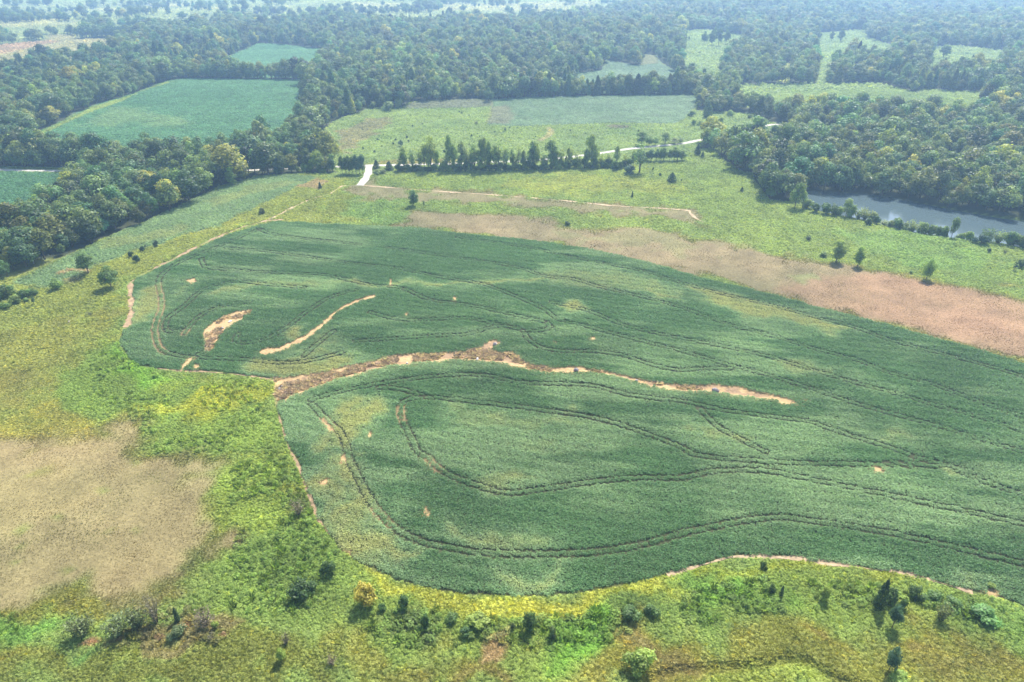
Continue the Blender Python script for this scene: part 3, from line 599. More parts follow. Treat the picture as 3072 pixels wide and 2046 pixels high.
# ------------------------------------------------------------------ scattering of small plants (geometry nodes)
def scatter(name, protos, xyz, scale, rotz, tint, pick, label):
    me = bpy.data.meshes.new(name)
    n_ = len(xyz)
    me.vertices.add(n_); me.vertices.foreach_set("co", np.asarray(xyz, np.float32).ravel())
    a = me.attributes.new("scl", 'FLOAT_VECTOR', 'POINT'); a.data.foreach_set("vector", np.asarray(scale, np.float32).ravel())
    r = np.zeros((n_, 3), np.float32); r[:, 2] = rotz
    a = me.attributes.new("turn", 'FLOAT_VECTOR', 'POINT'); a.data.foreach_set("vector", r.ravel())
    a = me.attributes.new("tint", 'FLOAT_COLOR', 'POINT'); a.data.foreach_set("color", np.concatenate([tint, np.ones((n_, 1))], 1).astype(np.float32).ravel())
    a = me.attributes.new("pick", 'INT', 'POINT'); a.data.foreach_set("value", np.asarray(pick, np.int32))
    o = link(name, me, kind="stuff", label=label)
    ng = bpy.data.node_groups.new(name, 'GeometryNodeTree')
    ng.interface.new_socket("Geometry", in_out='INPUT', socket_type='NodeSocketGeometry')
    ng.interface.new_socket("Geometry", in_out='OUTPUT', socket_type='NodeSocketGeometry')
    N, Lk = ng.nodes, ng.links
    gi, go, jn = N.new("NodeGroupInput"), N.new("NodeGroupOutput"), N.new("GeometryNodeJoinGeometry")
    def named(nm, ty):
        x = N.new("GeometryNodeInputNamedAttribute"); x.data_type = ty; x.inputs["Name"].default_value = nm
        return x.outputs["Attribute"]
    sc_, tu, pk = named("scl", 'FLOAT_VECTOR'), named("turn", 'FLOAT_VECTOR'), named("pick", 'INT')
    for i, p in enumerate(protos):
        oi = N.new("GeometryNodeObjectInfo"); oi.inputs["Object"].default_value = p; oi.inputs["As Instance"].default_value = True
        cmp_ = N.new("FunctionNodeCompare"); cmp_.data_type = 'INT'; cmp_.operation = 'EQUAL'
        sel = [s for s in cmp_.inputs if s.type == 'INT']
        Lk.new(pk, sel[0]); sel[1].default_value = i
        ip = N.new("GeometryNodeInstanceOnPoints")
        Lk.new(gi.outputs[0], ip.inputs["Points"]); Lk.new(oi.outputs["Geometry"], ip.inputs["Instance"])
        Lk.new(cmp_.outputs[0], ip.inputs["Selection"]); Lk.new(sc_, ip.inputs["Scale"]); Lk.new(tu, ip.inputs["Rotation"])
        Lk.new(ip.outputs[0], jn.inputs[0])
    Lk.new(jn.outputs[0], go.inputs[0])
    md = o.modifiers.new("scatter", 'NODES'); md.node_group = ng
    return o

def cards(pos, nrm, size, r, aspect=1.5):
    """one leaf-shaped quad per position"""
    n_ = len(pos)
    nrm = nrm / (np.linalg.norm(nrm, axis=1)[:, None] + 1e-9)
    a = np.cross(nrm, r.normal(size=(n_, 3))); a /= np.linalg.norm(a, axis=1)[:, None] + 1e-9
    b = np.cross(nrm, a)
    s = (size * r.uniform(.7, 1.3, n_))[:, None]
    v = np.stack([pos - a * s * .5 * aspect, pos - b * s * .42 + nrm * s * .1, pos + a * s * .5 * aspect, pos + b * s * .42 + nrm * s * .1], 1).reshape(-1, 3)
    return v, np.arange(n_ * 4).reshape(-1, 4)
def leafmesh(name, v, f, mat, r, group=None):
    me = mesh_np(name, v, f, [mat])
    val = r.random(len(f)) if group is None else np.clip(group + r.normal(0, .18, len(f)), 0, 1)
    a = me.attributes.new("leafvar", 'FLOAT', 'FACE'); a.data.foreach_set("value", val.astype(np.float32))
    return me
def proto(name, me):
    return bpy.data.objects.new(name, me)      # not linked: only the scattered copies are in the scene

def bean_proto(i):
    r = np.random.default_rng(100 + i)
    n_ = 30
    a, rad = r.uniform(0, 6.283, n_), np.sqrt(r.random(n_)) * .52
    z = .72 * np.sqrt(np.clip(1 - (rad / .62) ** 2, 0, 1)) * r.uniform(.75, 1.08, n_)
    p = np.stack([np.cos(a) * rad, np.sin(a) * rad, z], 1)
    nr = np.stack([np.cos(a) * rad * 1.2, np.sin(a) * rad * 1.2, np.full(n_, .75)], 1) + r.normal(0, .42, (n_, 3))
    v, f = cards(p, nr, .23, r, 1.25)
    return proto("bean_plant", leafmesh("bean_plant", v, f, CROP, r))
def grass_proto(i, h=.8, n_=30, w=.09, spread=.45, lean=.5):
    r = np.random.default_rng(200 + i)
    a, rad = r.uniform(0, 6.283, n_), np.sqrt(r.random(n_)) * spread
    base = np.stack([np.cos(a) * rad, np.sin(a) * rad, np.zeros(n_)], 1)
    hh = h * r.uniform(.55, 1.1, n_)
    dirn = np.stack([np.cos(a) + r.normal(0, .5, n_), np.sin(a) + r.normal(0, .5, n_), np.zeros(n_)], 1) * (lean * hh)[:, None]
    side = np.cross(dirn + 1e-6, [0, 0, 1]); side /= np.linalg.norm(side, axis=1)[:, None] + 1e-9
    side *= (w * r.uniform(.7, 1.4, n_))[:, None]
    mid = base + dirn * .35; mid[:, 2] += hh * .65
    tip = base + dirn; tip[:, 2] += hh
    v = np.stack([base - side * .6, base + side * .6, mid + side, tip, mid - side], 1).reshape(-1, 3)
    f = np.arange(n_ * 5).reshape(-1, 5)
    return proto("grass_tuft", leafmesh("grass_tuft", v, f, GRASS, r))
def weed_proto(i, h=.9, n_=34, size=.3):
    r = np.random.default_rng(300 + i)
    d = r.normal(size=(n_, 3)); d[:, 2] = np.abs(d[:, 2]); d /= np.linalg.norm(d, axis=1)[:, None]
    p = d * np.array([.55, .55, h]) * r.uniform(.6, 1.05, n_)[:, None]
    v, f = cards(p, d + r.normal(0, .5, (n_, 3)) + [0, 0, .4], size, r)
    return proto("weed_clump", leafmesh("weed_clump", v, f, GRASS, r))

BEANS = [bean_proto(i) for i in range(4)]
TUFTS = [grass_proto(0), grass_proto(1, .7, 26, .1, .5, .8), grass_proto(2, 1.0, 24, .07, .35, .35), weed_proto(0, .9, 56, .21), weed_proto(1, .8, 50, .24), weed_proto(2, 1.1, 60, .18)]

# --- bean crop
ang = math.radians(-14)
ca, sa = math.cos(ang), math.sin(ang)
lo, hi = SOY.min(0), SOY.max(0)
R = np.hypot(*(hi - lo)) * .55
ctr = (lo + hi) / 2
row, along = .66, .52
uu, vv = np.meshgrid(np.arange(-R, R, along), np.arange(-R, R, row))
rowi = np.broadcast_to(np.arange(vv.shape[0])[:, None], vv.shape).ravel()
uu = uu + rng.uniform(-.22, .22, uu.shape); vv = vv + rng.normal(0, .05, vv.shape)
bx, by = (ctr[0] + uu * ca - vv * sa).ravel(), (ctr[1] + uu * sa + vv * ca).ravel()
jx, jy = bx + (fbm(bx, by, 3, 2, 21) - .5) * 1.6, by + (fbm(bx, by, 3, 2, 22) - .5) * 1.6
m = inside(jx, jy, SOY) & (np.abs(bx) < .75 * (by * CP + CAM_Z * SP) + 25)
bx, by, jx, jy, rowi = bx[m], by[m], jx[m], jy[m], rowi[m]
m = ~(inside(jx, jy, GULLY) | inside(jx, jy + .25, GULLY))
for hole in HOLES: m &= ~(inside(jx, jy, hole) | inside(jx, jy + .9, hole))
bx, by, jx, jy, rowi = bx[m], by[m], jx[m], jy[m], rowi[m]
keep = np.ones(len(bx), bool)
beside = np.ones(len(bx))
for tr in TRAMS:
    lo_, hi_ = tr.min(0) - 3, tr.max(0) + 3
    idx = np.where((bx > lo_[0]) & (bx < hi_[0]) & (by > lo_[1]) & (by < hi_[1]) & keep)[0]
    sub = tr[::2]
    d = segdist(bx[idx], by[idx], sub, False)
    e = np.abs(d - 1.0)
    wgap = .14 + .38 * fbm(bx[idx], by[idx], 28, 3, 31)
    keep[idx[e < wgap]] = False
    near_ = idx[e < .85]
    beside[near_] = .8
bx, by, rowi, beside = bx[keep], by[keep], rowi[keep], beside[keep]
pale = np.zeros(len(bx))
wx, wy = (fbm(bx, by, 12, 3, 41) - .5) * 15, (fbm(bx, by, 12, 3, 42) - .5) * 15
for P, s in PALE:
    d = sdf(bx + wx, by + wy, P, 6)
    pale = np.maximum(pale, s * sstep(-4.5, 4.5, d))
streak = fbm(bx * .35 + by * .1, by * 1.3, 10, 4, 51)
pale = np.clip(pale * (.6 + .8 * fbm(bx, by, 5, 3, 43)), 0, 1)
pl = pale[:, None]
silver = np.clip(pl * 2.0 + (.95 * sstep(.40, .64, streak) * sstep(.30, .62, fbm(bx, by, 45, 3, 44)))[:, None], 0, 1)
deep, light, yel = np.array([.116, .224, .082]), np.array([.265, .380, .178]), np.array([.44, .43, .15])
col = deep * (1 - silver) + light * silver
col = col * (1 - np.clip(pl * 1.5 - .45, 0, .75)) + yel * np.clip(pl * 1.5 - .45, 0, .75)
col *= (1 + .5 * (fbm(bx, by, 22, 4, 45) - .5) + rng.normal(0, .06, len(bx)))[:, None]
thin = rng.random(len(bx)) > np.clip(pale - .9, 0, 1) * 1.0
bx, by, col, pale, rowi, beside = bx[thin], by[thin], col[thin], pale[thin], rowi[thin], beside[thin]
sc = beside * (.95 - .06 * pale) * (1 + .10 * np.sin(rowi * 6.283 / 6) * (rowi % 2 * .5 + .75)) * rng.uniform(.85, 1.2, len(bx)) * (1 + .3 * (fbm(bx, by, 2.5, 2, 46) - .5))
scatter("soybean_crop", BEANS, np.stack([bx, by, H(bx, by) - .03], 1), np.stack([sc, sc, sc * rng.uniform(.85, 1.15, len(bx))], 1), rng.uniform(0, 6.28, len(bx)), np.clip(col, .01, .6), rng.integers(0, 4, len(bx)),
        "rows of green soybean plants filling the field, with yellower patches")
print("beans", len(bx))

BEAN_FIELDS = [OPEN_W[0], OPEN_W[1], OPEN_W[5], W(STRIP), LAYERS[2][2], LAYERS[8][2], LAYERS[9][2]]
# --- meadow grass and weeds
def jgrid(x0, x1, y0, y1, s):
    x, y = np.meshgrid(np.arange(x0, x1, s), np.arange(y0, y1, s))
    return (x + rng.uniform(-.5, .5, x.shape) * s).ravel(), (y + rng.uniform(-.5, .5, y.shape) * s).ravel()
road_s, = (smooth_path(ROAD, 4),)
bands = [(45, 118, .40, .60), (118, 190, .52, .64), (190, 290, .68, .74), (290, 440, .92, .86), (440, 700, 1.5, 1.1), (700, 1400, 4.2, 2.6), (1400, 2300, 9., 4.5)]
gxs, gys, gsc = [], [], []
for y0, y1, s, z in bands:
    hw = .75 * (y1 * CP + CAM_Z * SP) + 20
    x, y = jgrid(-hw, hw, y0, y1, s)
    m = np.abs(x) < .75 * (y * CP + CAM_Z * SP) + 18
    x, y = x[m], y[m]
    m = in_open(x, y) & ~inside(x, y, POND) & ~inside(x, y - 7, POND)
    x, y = x[m], y[m]
    sx = sdf(x, y, SOY, 2)
    m = sx < -.5
    x, y = x[m], y[m]
    if y1 > 400:
        m = segdist(x, y, road_s, False) > 4
        x, y = x[m], y[m]
    for pth, wd in PATHS:
        m = segdist(x, y, pth, False) > wd * (.15 + .75 * fbm(x, y, 4, 2, 33))
        x, y = x[m], y[m]
    gxs.append(x); gys.append(y); gsc.append(np.full(len(x), z))
x, y, z = np.concatenate(gxs), np.concatenate(gys), np.concatenate(gsc)
c = ground_rgb(x, y)
lum = c.mean(1)
green = (c[:, 1] - c[:, 0]) / (lum + 1e-6)
# dry or mown ground keeps only short sparse tufts; bean fields none
kind_w = np.where(green > .18, 1, 0)
pick = np.where(rng.random(len(x)) < np.clip(.25 + green * 1.6, .05, .9), rng.integers(3, 6, len(x)), rng.integers(0, 3, len(x)))
dry = np.zeros(len(x))
wq = (fbm(x, y, 9, 3, 1) - .5) * 20
for P in DRY: dry = np.maximum(dry, sstep(-4, 6, sdf(x + wq, y + (fbm(x, y, 9, 3, 2) - .5) * 20, P, 8)))
m = rng.random(len(x)) > dry * .25
far_bean = np.zeros(len(x), bool)
for P in BEAN_FIELDS: far_bean |= inside(x, y, P)
m &= ~far_bean
m &= ~(inside(x, y, GULLY))
clump = fbm(x, y, 7, 3, 61)
z = z * (.55 + .9 * clump) * (1 - .74 * dry) * rng.uniform(.7, 1.35, len(x))
c = c * (1 + rng.normal(0, .09, len(x)))[:, None] * (2.3 - .85 * dry)[:, None]
d2 = (.42 * sstep(-.04, -.34, green) * (1 - dry))[:, None]
c = c * (1 - d2) + (c.mean(1, keepdims=True) * np.array([1.05, 1.09, .66])) * d2
gk = (dry * .55 * sstep(.50, .70, fbm(x, y, 13, 4, 68)) * (rng.random(len(x)) < .8))[:, None]
c = c * (1 - gk) + S(128, 136, 74) * 1.15 * gk
c = c * (1 - (dry * .3 * sstep(.46, .66, fbm(x, y, 7, 4, 69)))[:, None])
yel_k = (rng.random(len(x)) < .03 * (dry < .5))[:, None]
c = np.where(yel_k, c * np.array([1.35, 1.2, .8]), c)
dk = (rng.random(len(x)) < .08 * (1 - dry) * (y < 600))[:, None]
c = np.where(dk, c * np.array([.55, .62, .6]), c)
x, y, z, c, pick = x[m], y[m], z[m], c[m], pick[m]
# taller weeds and brambles that stand in thick drifts
for P, s_, zz, cc in ((W(T(1, 2, (200, 1060), (600, 1070), (1050, 1120), (1250, 1120), (1500, 1110), (1900, 1030), (2354, 980)) + T(2, 2, (300, 860), (700, 850), (1300, 900), (1900, 1000), (2354, 1080), (2354, 1210), (1700, 1130), (1200, 1050), (500, 1100)) + T(1, 2, (2354, 1180), (1900, 1260), (1550, 1380), (1250, 1330), (1000, 1310), (500, 1350), (200, 1230))), 1.15, 1.7, S(108, 138, 58)),
                  (W(T(0, 1, (700, 860), (830, 830), (980, 970), (1260, 1010), (1850, 1070), (1900, 1230), (2000, 1568), (1100, 1568), (900, 1300), (640, 1120))), 1.6, 1.5, S(124, 152, 58)),
                  (W(T(0, 2, (1600, 60), (2020, 0), (2110, 210), (2300, 600), (2354, 750), (2300, 1000), (1900, 1150), (1560, 1050), (1600, 600))), 1.3, 1.5, S(112, 142, 58)),
                  (W(T(0, 2, (-200, 1090), (420, 1110), (520, 1200), (420, 1330), (-200, 1320))), 1.2, 1.4, S(118, 152, 60)),
                  (W(T(0, 2, (700, 1080), (1250, 1050), (1560, 1100), (1500, 1320), (700, 1330))), 1.3, 1.5, S(126, 120, 76))):
    ex, ey = jgrid(P[:, 0].min(), P[:, 0].max(), P[:, 1].min(), P[:, 1].max(), s_)
    k_ = inside(ex, ey, P) & (fbm(ex, ey, 8, 3, 65) > .47) & (sdf(ex, ey, SOY, 2) < -1.2)
    ex, ey = ex[k_], ey[k_]
    ec = (ground_rgb(ex, ey) * 1.5 + cc * 1.1) * .5 * rng.uniform(.6, 1.35, len(ex))[:, None]
    x, y, z = np.concatenate([x, ex]), np.concatenate([y, ey]), np.concatenate([z, zz * rng.uniform(.5, 1.25, len(ex))])
    c, pick = np.concatenate([c, ec]), np.concatenate([pick, rng.integers(2, 6, len(ex))])
scatter("meadow_grass", TUFTS, np.stack([x, y, H(x, y) - .03], 1), np.stack([z, z, z * rng.uniform(.5, .95, len(x))], 1), rng.uniform(0, 6.28, len(x)), np.clip(c, .008, .75), pick,
        "uneven meadow grass and weeds covering the open ground")
print("grass", len(x))
# --- the other bean fields
qx, qy, qs = [], [], []
for P in BEAN_FIELDS:
    d0 = np.hypot(*P.mean(0))
    s = float(np.clip(d0 / 330, .9, 3.2))
    x, y = jgrid(P[:, 0].min(), P[:, 0].max(), P[:, 1].min(), P[:, 1].max(), s)
    y = np.round(y / (s * .9)) * s * .9 + rng.normal(0, .12 * s, len(y))
    m = inside(x, y, P) & (np.abs(x) < .75 * (y * CP + CAM_Z * SP) + 25)
    qx.append(x[m]); qy.append(y[m]); qs.append(np.full(m.sum(), s * 1.35))
x, y, z = map(np.concatenate, (qx, qy, qs))
c = ground_rgb(x, y) * np.array([1.75, 1.75, 1.5]) * (1 + rng.normal(0, .08, len(x)))[:, None]
scatter("far_soybean_crop", BEANS, np.stack([x, y, H(x, y) - .1], 1), np.stack([z, z, np.minimum(z, 1.3) * rng.uniform(.8, 1.2, len(x))], 1), rng.uniform(0, 6.28, len(x)), np.clip(c, .01, .6), rng.integers(0, 4, len(x)),
        "soybean rows in the outlying fields among the woods")
print("far beans", len(x))

# --- dead stalks and straw in the gully and the bare patches
x, y = jgrid(GULLY[:, 0].min(), GULLY[:, 0].max(), GULLY[:, 1].min(), GULLY[:, 1].max(), .62)
m = inside(x, y, GULLY) & inside(x, y - 1.3, GULLY)
x, y = x[m], y[m]
wet = fbm(x, y, 5, 3, 71) + np.where(x < 12, .16, -.05)
m = wet > .57
x, y, wet = x[m], y[m], wet[m]
xc, yc = jgrid(CRESC[:, 0].min(), CRESC[:, 0].max(), CRESC[:, 1].min(), CRESC[:, 1].max(), .8)
m = inside(xc, yc, CRESC) & (fbm(xc, yc, 3, 2, 72) > .52)
x, y = np.concatenate([x, xc[m]]), np.concatenate([y, yc[m]])
c = np.where((rng.random(len(x)) < .3)[:, None], S(176, 162, 126), np.where((rng.random(len(x)) < .3)[:, None], S(126, 110, 98), S(168, 148, 126))) * (1 + rng.normal(0, .2, len(x)))[:, None] * 1.25
z = rng.uniform(.5, 1.15, len(x))
scatter("dead_stalks", TUFTS, np.stack([x, y, H(x, y) - .03], 1), np.stack([z, z, z * .9], 1), rng.uniform(0, 6.28, len(x)), np.clip(c, .01, .7), rng.integers(0, 3, len(x)),
        "brown dead stalks standing in the eroded gully")

# ------------------------------------------------------------------ trees
def tube(path, radii, sides=6):
    path = np.asarray(path, float)
    v, f = [], []
    for i, p in enumerate(path):
        d = path[min(i + 1, len(path) - 1)] - path[max(i - 1, 0)]
        d /= np.linalg.norm(d) + 1e-9
        a = np.cross(d, [0.3, 1, 0.2]); a /= np.linalg.norm(a); b = np.cross(d, a)
        for k_ in range(sides):
            t_ = 6.28318 * k_ / sides
            v.append(p + radii[i] * (math.cos(t_) * a + math.sin(t_) * b))
    for i in range(len(path) - 1):
        for k_ in range(sides):
            k2 = (k_ + 1) % sides
            f.append((i * sides + k_, i * sides + k2, (i + 1) * sides + k2, (i + 1) * sides + k_))
    return np.array(v), np.array(f)
def merge(parts):
    v, f, o_ = [], [], 0
    for a, b in parts:
        v.append(a); f.append(b + o_); o_ += len(a)
    return np.concatenate(v), np.concatenate(f)

def crown_tree(seed, rx, zc, rz, lobes, per, lobe_r, leaf, taper=0.0, low=.0, fill=.8):
    """unit-height tree: leafy lobes in an ellipsoid; returns trunk mesh and crown mesh"""
    r = np.random.default_rng(seed)
    cs = []
    while len(cs) < lobes:
        d = r.normal(size=3); d /= np.linalg.norm(d)
        q_ = d * r.uniform(.45, .95)
        zz = zc + q_[2] * (rz - lobe_r * .6)
        k_ = 1 - taper * np.clip((zz - (zc - rz)) / (2 * rz), 0, 1)
        cs.append((q_[0] * (rx - lobe_r * .5) * k_, q_[1] * (rx - lobe_r * .5) * k_, zz))
    cs = np.array(cs); cs[0] = (r.normal(0, .02), r.normal(0, .02), 1 - lobe_r * .9)
    P, Nn, Gv = [], [], []
    for c_ in cs:
        d = r.normal(size=(per, 3)); d /= np.linalg.norm(d, axis=1)[:, None]
        d = d[(d[:, 2] > -.55) | (r.random(per) < .35)]
        lr = lobe_r * r.uniform(.75, 1.25)
        lump = 1 + .18 * np.sin(d[:, 0] * 7 + seed) * np.sin(d[:, 1] * 7) + r.normal(0, .07, len(d))
        rad = lr * lump * np.where(r.random(len(d)) < fill, r.uniform(.85, 1.06, len(d)), r.uniform(.4, .85, len(d)))
        p = c_ + d * rad[:, None] * [1, 1, .82]
        P.append(p); Nn.append(d + r.normal(0, .34, d.shape) + [0, 0, .3]); Gv.append(np.full(len(d), np.clip(r.normal(.5, .2), 0, 1)))
    P, Nn, Gv = map(np.concatenate, (P, Nn, Gv))
    ok = P[:, 2] > low
    v, f = cards(P[ok], Nn[ok], leaf, r)
    crown = leafmesh("crown", v, f, LEAF, r, Gv[ok])
    top = zc + rz * .3
    parts = [tube([(0, 0, -.03), (.004, .003, .1), (-.006, .004, top * .55), (0, 0, top)], [.03, .021, .016, .006], 7)]
    for c_ in cs[::2]:
        z0 = r.uniform(.25, .6) * max(.2, c_[2])
        mid = np.array([c_[0] * .45, c_[1] * .45, z0 + (c_[2] - z0) * .6])
        parts.append(tube([(0, 0, z0), mid, c_], [.011, .008, .003], 5))
    v, f = merge(parts)
    trunk = mesh_np("trunk", v, f, [BARK], True)
    return trunk, crown
def cedar_tree(seed, rx, leaf=.05, n_=1500, round_=1.0):
    r = np.random.default_rng(seed)
    z = .04 + .96 * r.random(n_) ** 1.15
    a = r.uniform(0, 6.283, n_)
    prof = rx * np.power(np.clip(1 - z, 0, 1), .62 * round_) * np.minimum(1, (z + .05) * 5)
    lump = 1 + .22 * np.sin(a * 5 + z * 23 + seed) * np.sin(z * 31 + a * 3) + r.normal(0, .09, n_)
    rad = prof * lump * np.where(r.random(n_) < .75, r.uniform(.85, 1.08, n_), r.uniform(.3, .85, n_))
    p = np.stack([np.cos(a) * rad, np.sin(a) * rad, z + r.normal(0, .012, n_)], 1)
    nr = np.stack([np.cos(a), np.sin(a), np.full(n_, .45)], 1) + r.normal(0, .55, (n_, 3))
    v, f = cards(p, nr, leaf, r)
    crown = leafmesh("crown", v, f, LEAF, r)
    v, f = tube([(0, 0, -.03), (0, 0, .3), (.005, 0, .93)], [.026, .018, .003], 6)
    return mesh_np("trunk", v, f, [BARK], True), crown
def shrub_mesh(seed, lobes=9, per=170, leaf=.085, sparse=1.0, stems=6):
    """unit height, about as wide as tall, several stems from the ground"""
    r = np.random.default_rng(seed)
    P, Nn, Gv, st = [], [], [], []
    for i in range(lobes):
        a = r.uniform(0, 6.283); rad = r.uniform(.05, .40)
        c_ = np.array([math.cos(a) * rad, math.sin(a) * rad, r.uniform(.3, .72)])
        if i == 0: c_ = np.array([0, 0, .76])
        m_ = int(per * sparse)
        d = r.normal(size=(m_, 3)); d /= np.linalg.norm(d, axis=1)[:, None]
        lr = r.uniform(.18, .28)
        p = c_ + d * lr * np.where(r.random(m_) < .12, r.uniform(1.0, 1.45, m_), r.uniform(.5, 1.08, m_))[:, None]
        P.append(p); Nn.append(d + r.normal(0, .5, d.shape) + [0, 0, .35]); Gv.append(np.full(m_, np.clip(r.normal(.5, .2), 0, 1)))
        st.append(tube([(math.cos(a) * .04, math.sin(a) * .04, -.05), c_ * [.6, .6, .55], c_ + [0, 0, .08]], [.014, .009, .003], 5))
    P, Nn, Gv = map(np.concatenate, (P, Nn, Gv))
    ok = P[:, 2] > .02
    v, f = cards(P[ok], Nn[ok], leaf, r)
    fol = leafmesh("foliage", v, f, LEAF, r, Gv[ok])
    v, f = merge(st)
    return mesh_np("stems", v, f, [BARK], True), fol
def twiggy_mesh(seed, n_=46, leaf=.05, leaves=260):
    """thin upright twigs with few fine leaves"""
    r = np.random.default_rng(seed)
    st, tips = [], []
    for i in range(n_):
        a = r.uniform(0, 6.283); sp = r.uniform(.05, .42); hgt = r.uniform(.45, 1.0)
        e = np.array([math.cos(a) * sp, math.sin(a) * sp, hgt])
        st.append(tube([(e[0] * .12, e[1] * .12, -.04), e * [.5, .5, .55] + r.normal(0, .02, 3), e], [.009, .006, .002], 4))
        tips.append(np.linspace(.35, 1.05, 12)[:, None] * e + r.normal(0, .05, (12, 3)))
    P = np.concatenate(tips); P = P[r.choice(len(P), min(len(P), leaves), replace=False)]
    v, f = cards(P, r.normal(size=P.shape) + [0, 0, .5], leaf, r)
    fol = leafmesh("foliage", v, f, LEAF, r)
    v, f = merge(st)
    return mesh_np("stems", v, f, [DEADWOOD], True), fol

BROAD = [crown_tree(400 + i,   .34 + .05 * (i % 3), .57, .42, (11, 15, 19, 9, 22, 13)[i], (150, 120, 100, 170, 90, 130)[i], (.19, .165, .15, .21, .135, .18)[i], .047, (.1, .3, .15, .0, .4, .2)[i]) for i in range(6)]
ROUND = [crown_tree(430 + i, .46, .55, .44, 20, 120, .16, .05, .25, .03) for i in range(3)]
PYRA = [crown_tree(440 + i, .40, .52, .48, 24, 110, .14, .045, .55, .02) for i in range(3)]
SLIM = [crown_tree(450 + i, .22 + .03 * i, .58, .40, 15, 85, .125, .045, .0, .05, .7) for i in range(4)]
THIN = [crown_tree(460 + i, .20, .60, .38, 13, 45, .11, .04, .0, .1, .6) for i in range(3)]
CEDAR = [cedar_tree(470 + i, .24 + .06 * i) for i in range(3)]
SHRUB = [shrub_mesh(480 + i) for i in range(5)]
TWIG = [twiggy_mesh(490 + i) for i in range(3)]
FEATHER = [twiggy_mesh(496 + i, 60, .06, 620) for i in range(2)]
KIND = dict(broad=(BROAD, .40), round=(ROUND, .48), pyra=(PYRA, .40), slim=(SLIM, .26), thin=(THIN, .21), cedar=(CEDAR, .28), shrub=(SHRUB, .52), twig=(TWIG, .42), feather=(FEATHER, .42))

def plant(kind, x, y, height, width, tint, name, label, category, group=None, variant=None):
    protos, rad = KIND[kind]
    st, fo = protos[(random.randrange(len(protos)) if variant is None else variant) % len(protos)]
    e = bpy.data.objects.new(name, None)
    e.empty_display_size = .5
    COL.objects.link(e)
    e.location = (x, y, float(H(x, y)[0]))
    e.rotation_euler = (0, 0, random.uniform(0, 6.28))
    s = width / (2 * rad)
    e.scale = (s, s, height)
    e["label"], e["category"] = label, category
    if group: e["group"] = group
    a = bpy.data.objects.new("trunk" if kind in ("broad", "round", "pyra", "slim", "thin", "cedar") else "stems", st)
    b_ = bpy.data.objects.new("crown" if a.name.startswith("trunk") else "foliage", fo)
    for o in (a, b_):
        COL.objects.link(o); o.parent = e
    b_["tint"] = [float(v) for v in np.clip(tint, .004, .8)]
    return e
random.seed(5)
GREENS = dict(dark=(.054, .094, .030), mid=(.072, .120, .036), light=(.115, .168, .044), lime=(.16, .215, .05), blue=(.045, .085, .055), pale=(.14, .185, .070), cedar=(.036, .064, .032), yellow=(.25, .215, .04), grey=(.090, .115, .048), dead=(.14, .12, .085), fresh=(.085, .155, .042))
def tint(k_, j=.14):
    return 1.75 * np.array(GREENS[k_]) * (1 + random.uniform(-j, j)) * (1 + np.array([random.uniform(-j, j) * .5, 0, random.uniform(-j, j) * .5]))
def put(kind, px, py, ytop, wpx, tk, name, label, cat, group=None, variant=None):
    """foot at photo pixel (px,py), top seen at ytop, wpx pixels wide"""
    x, y = G(px, py)
    w_ = wpx * mpp(px, py)
    # the lowest pixel seen is the near rim of the crown: the stem stands further in
    y += (.36 if kind in ('shrub', 'twig', 'feather') else .2) * w_
    dx, dy, dz = ray(px, ytop)
    hgt = max(.45 * w_, CAM_Z + dz * (y / dy) - float(h0(x, y)))
    return plant(kind, x, y, hgt, w_, tint(tk), name, label, cat, group, variant)
def PT(c, r, x, y): return (1024 * c + x * K, 682 * r + y * K)
placed = []
def tp(c, r, kind, x, y, ytop, w, tk, name, label, cat, group=None, variant=None):
    p = PT(c, r, x, y)
    placed.append(G(*p))
    return put(kind, p[0], p[1], 682 * r + ytop * K, w * K, tk, name, label, cat, group, variant)

# lone trees and shrubs of the meadows
tp(0, 1, 'round', 597, 335, 165, 150, 'mid', 'broadleaf_tree', 'round broadleaf tree beside the pale bare patch of the strip field', 'tree')
tp(0, 1, 'round', 752, 428, 262, 158, 'mid', 'broadleaf_tree', 'round broadleaf tree in olive meadow casting a shadow beside the bare margin', 'tree')
tp(0, 1, 'shrub', 372, 438, 352, 88, 'light', 'shrub', 'yellow-topped shrub at the end of the strip field', 'shrub')
for i, (x, y, yt, w) in enumerate(((895, 212, 165, 40), (936, 248, 190, 48), (978, 172, 128, 36), (1004, 152, 112, 16), (1075, 138, 92, 48))):
    tp(0, 1, 'shrub' if w > 20 else 'thin', x, y, yt, w, 'cedar', 'shrub', 'small dark bush in the short row between strip field and olive meadow', 'shrub', 'dark bushes in a row by the strip field')
for i, (x, y, yt, w, tk) in enumerate(((25, 500, 395, 110, 'mid'), (88, 540, 470, 90, 'light'), (150, 500, 430, 90, 'mid'), (215, 480, 420, 70, 'mid'), (172, 520, 485, 50, 'light'), (-40, 520, 430, 100, 'mid'), (15, 575, 520, 80, 'light'))):
    tp(0, 1, 'shrub', x, y, yt, w, tk, 'shrub', 'leafy green shrub in the thicket at the foot of the wood', 'shrub', 'shrubs in the thicket at the foot of the wood')
tp(0, 1, 'thin', 235, 540, 470, 30, 'cedar', 'sapling', 'thin dark sapling at the edge of the thicket', 'tree')
tp(0, 1, 'twig', 612, 618, 580, 62, 'grey', 'shrub', 'sparse grey-green bush alone in the olive meadow', 'shrub')
tp(0, 0, 'pyra', 1597, 1285, 1145, 100, 'light', 'broadleaf_tree', 'light green tree standing off the wood edge by the strip field', 'tree')
tp(0, 0, 'cedar', 2207, 1302, 1255, 30, 'cedar', 'cedar', 'small dark cedar on the bare ground by the strip field end', 'tree')
tp(0, 0, 'shrub', 1803, 1482, 1430, 46, 'grey', 'shrub', 'round greyish shrub beside the dirt track', 'shrub')
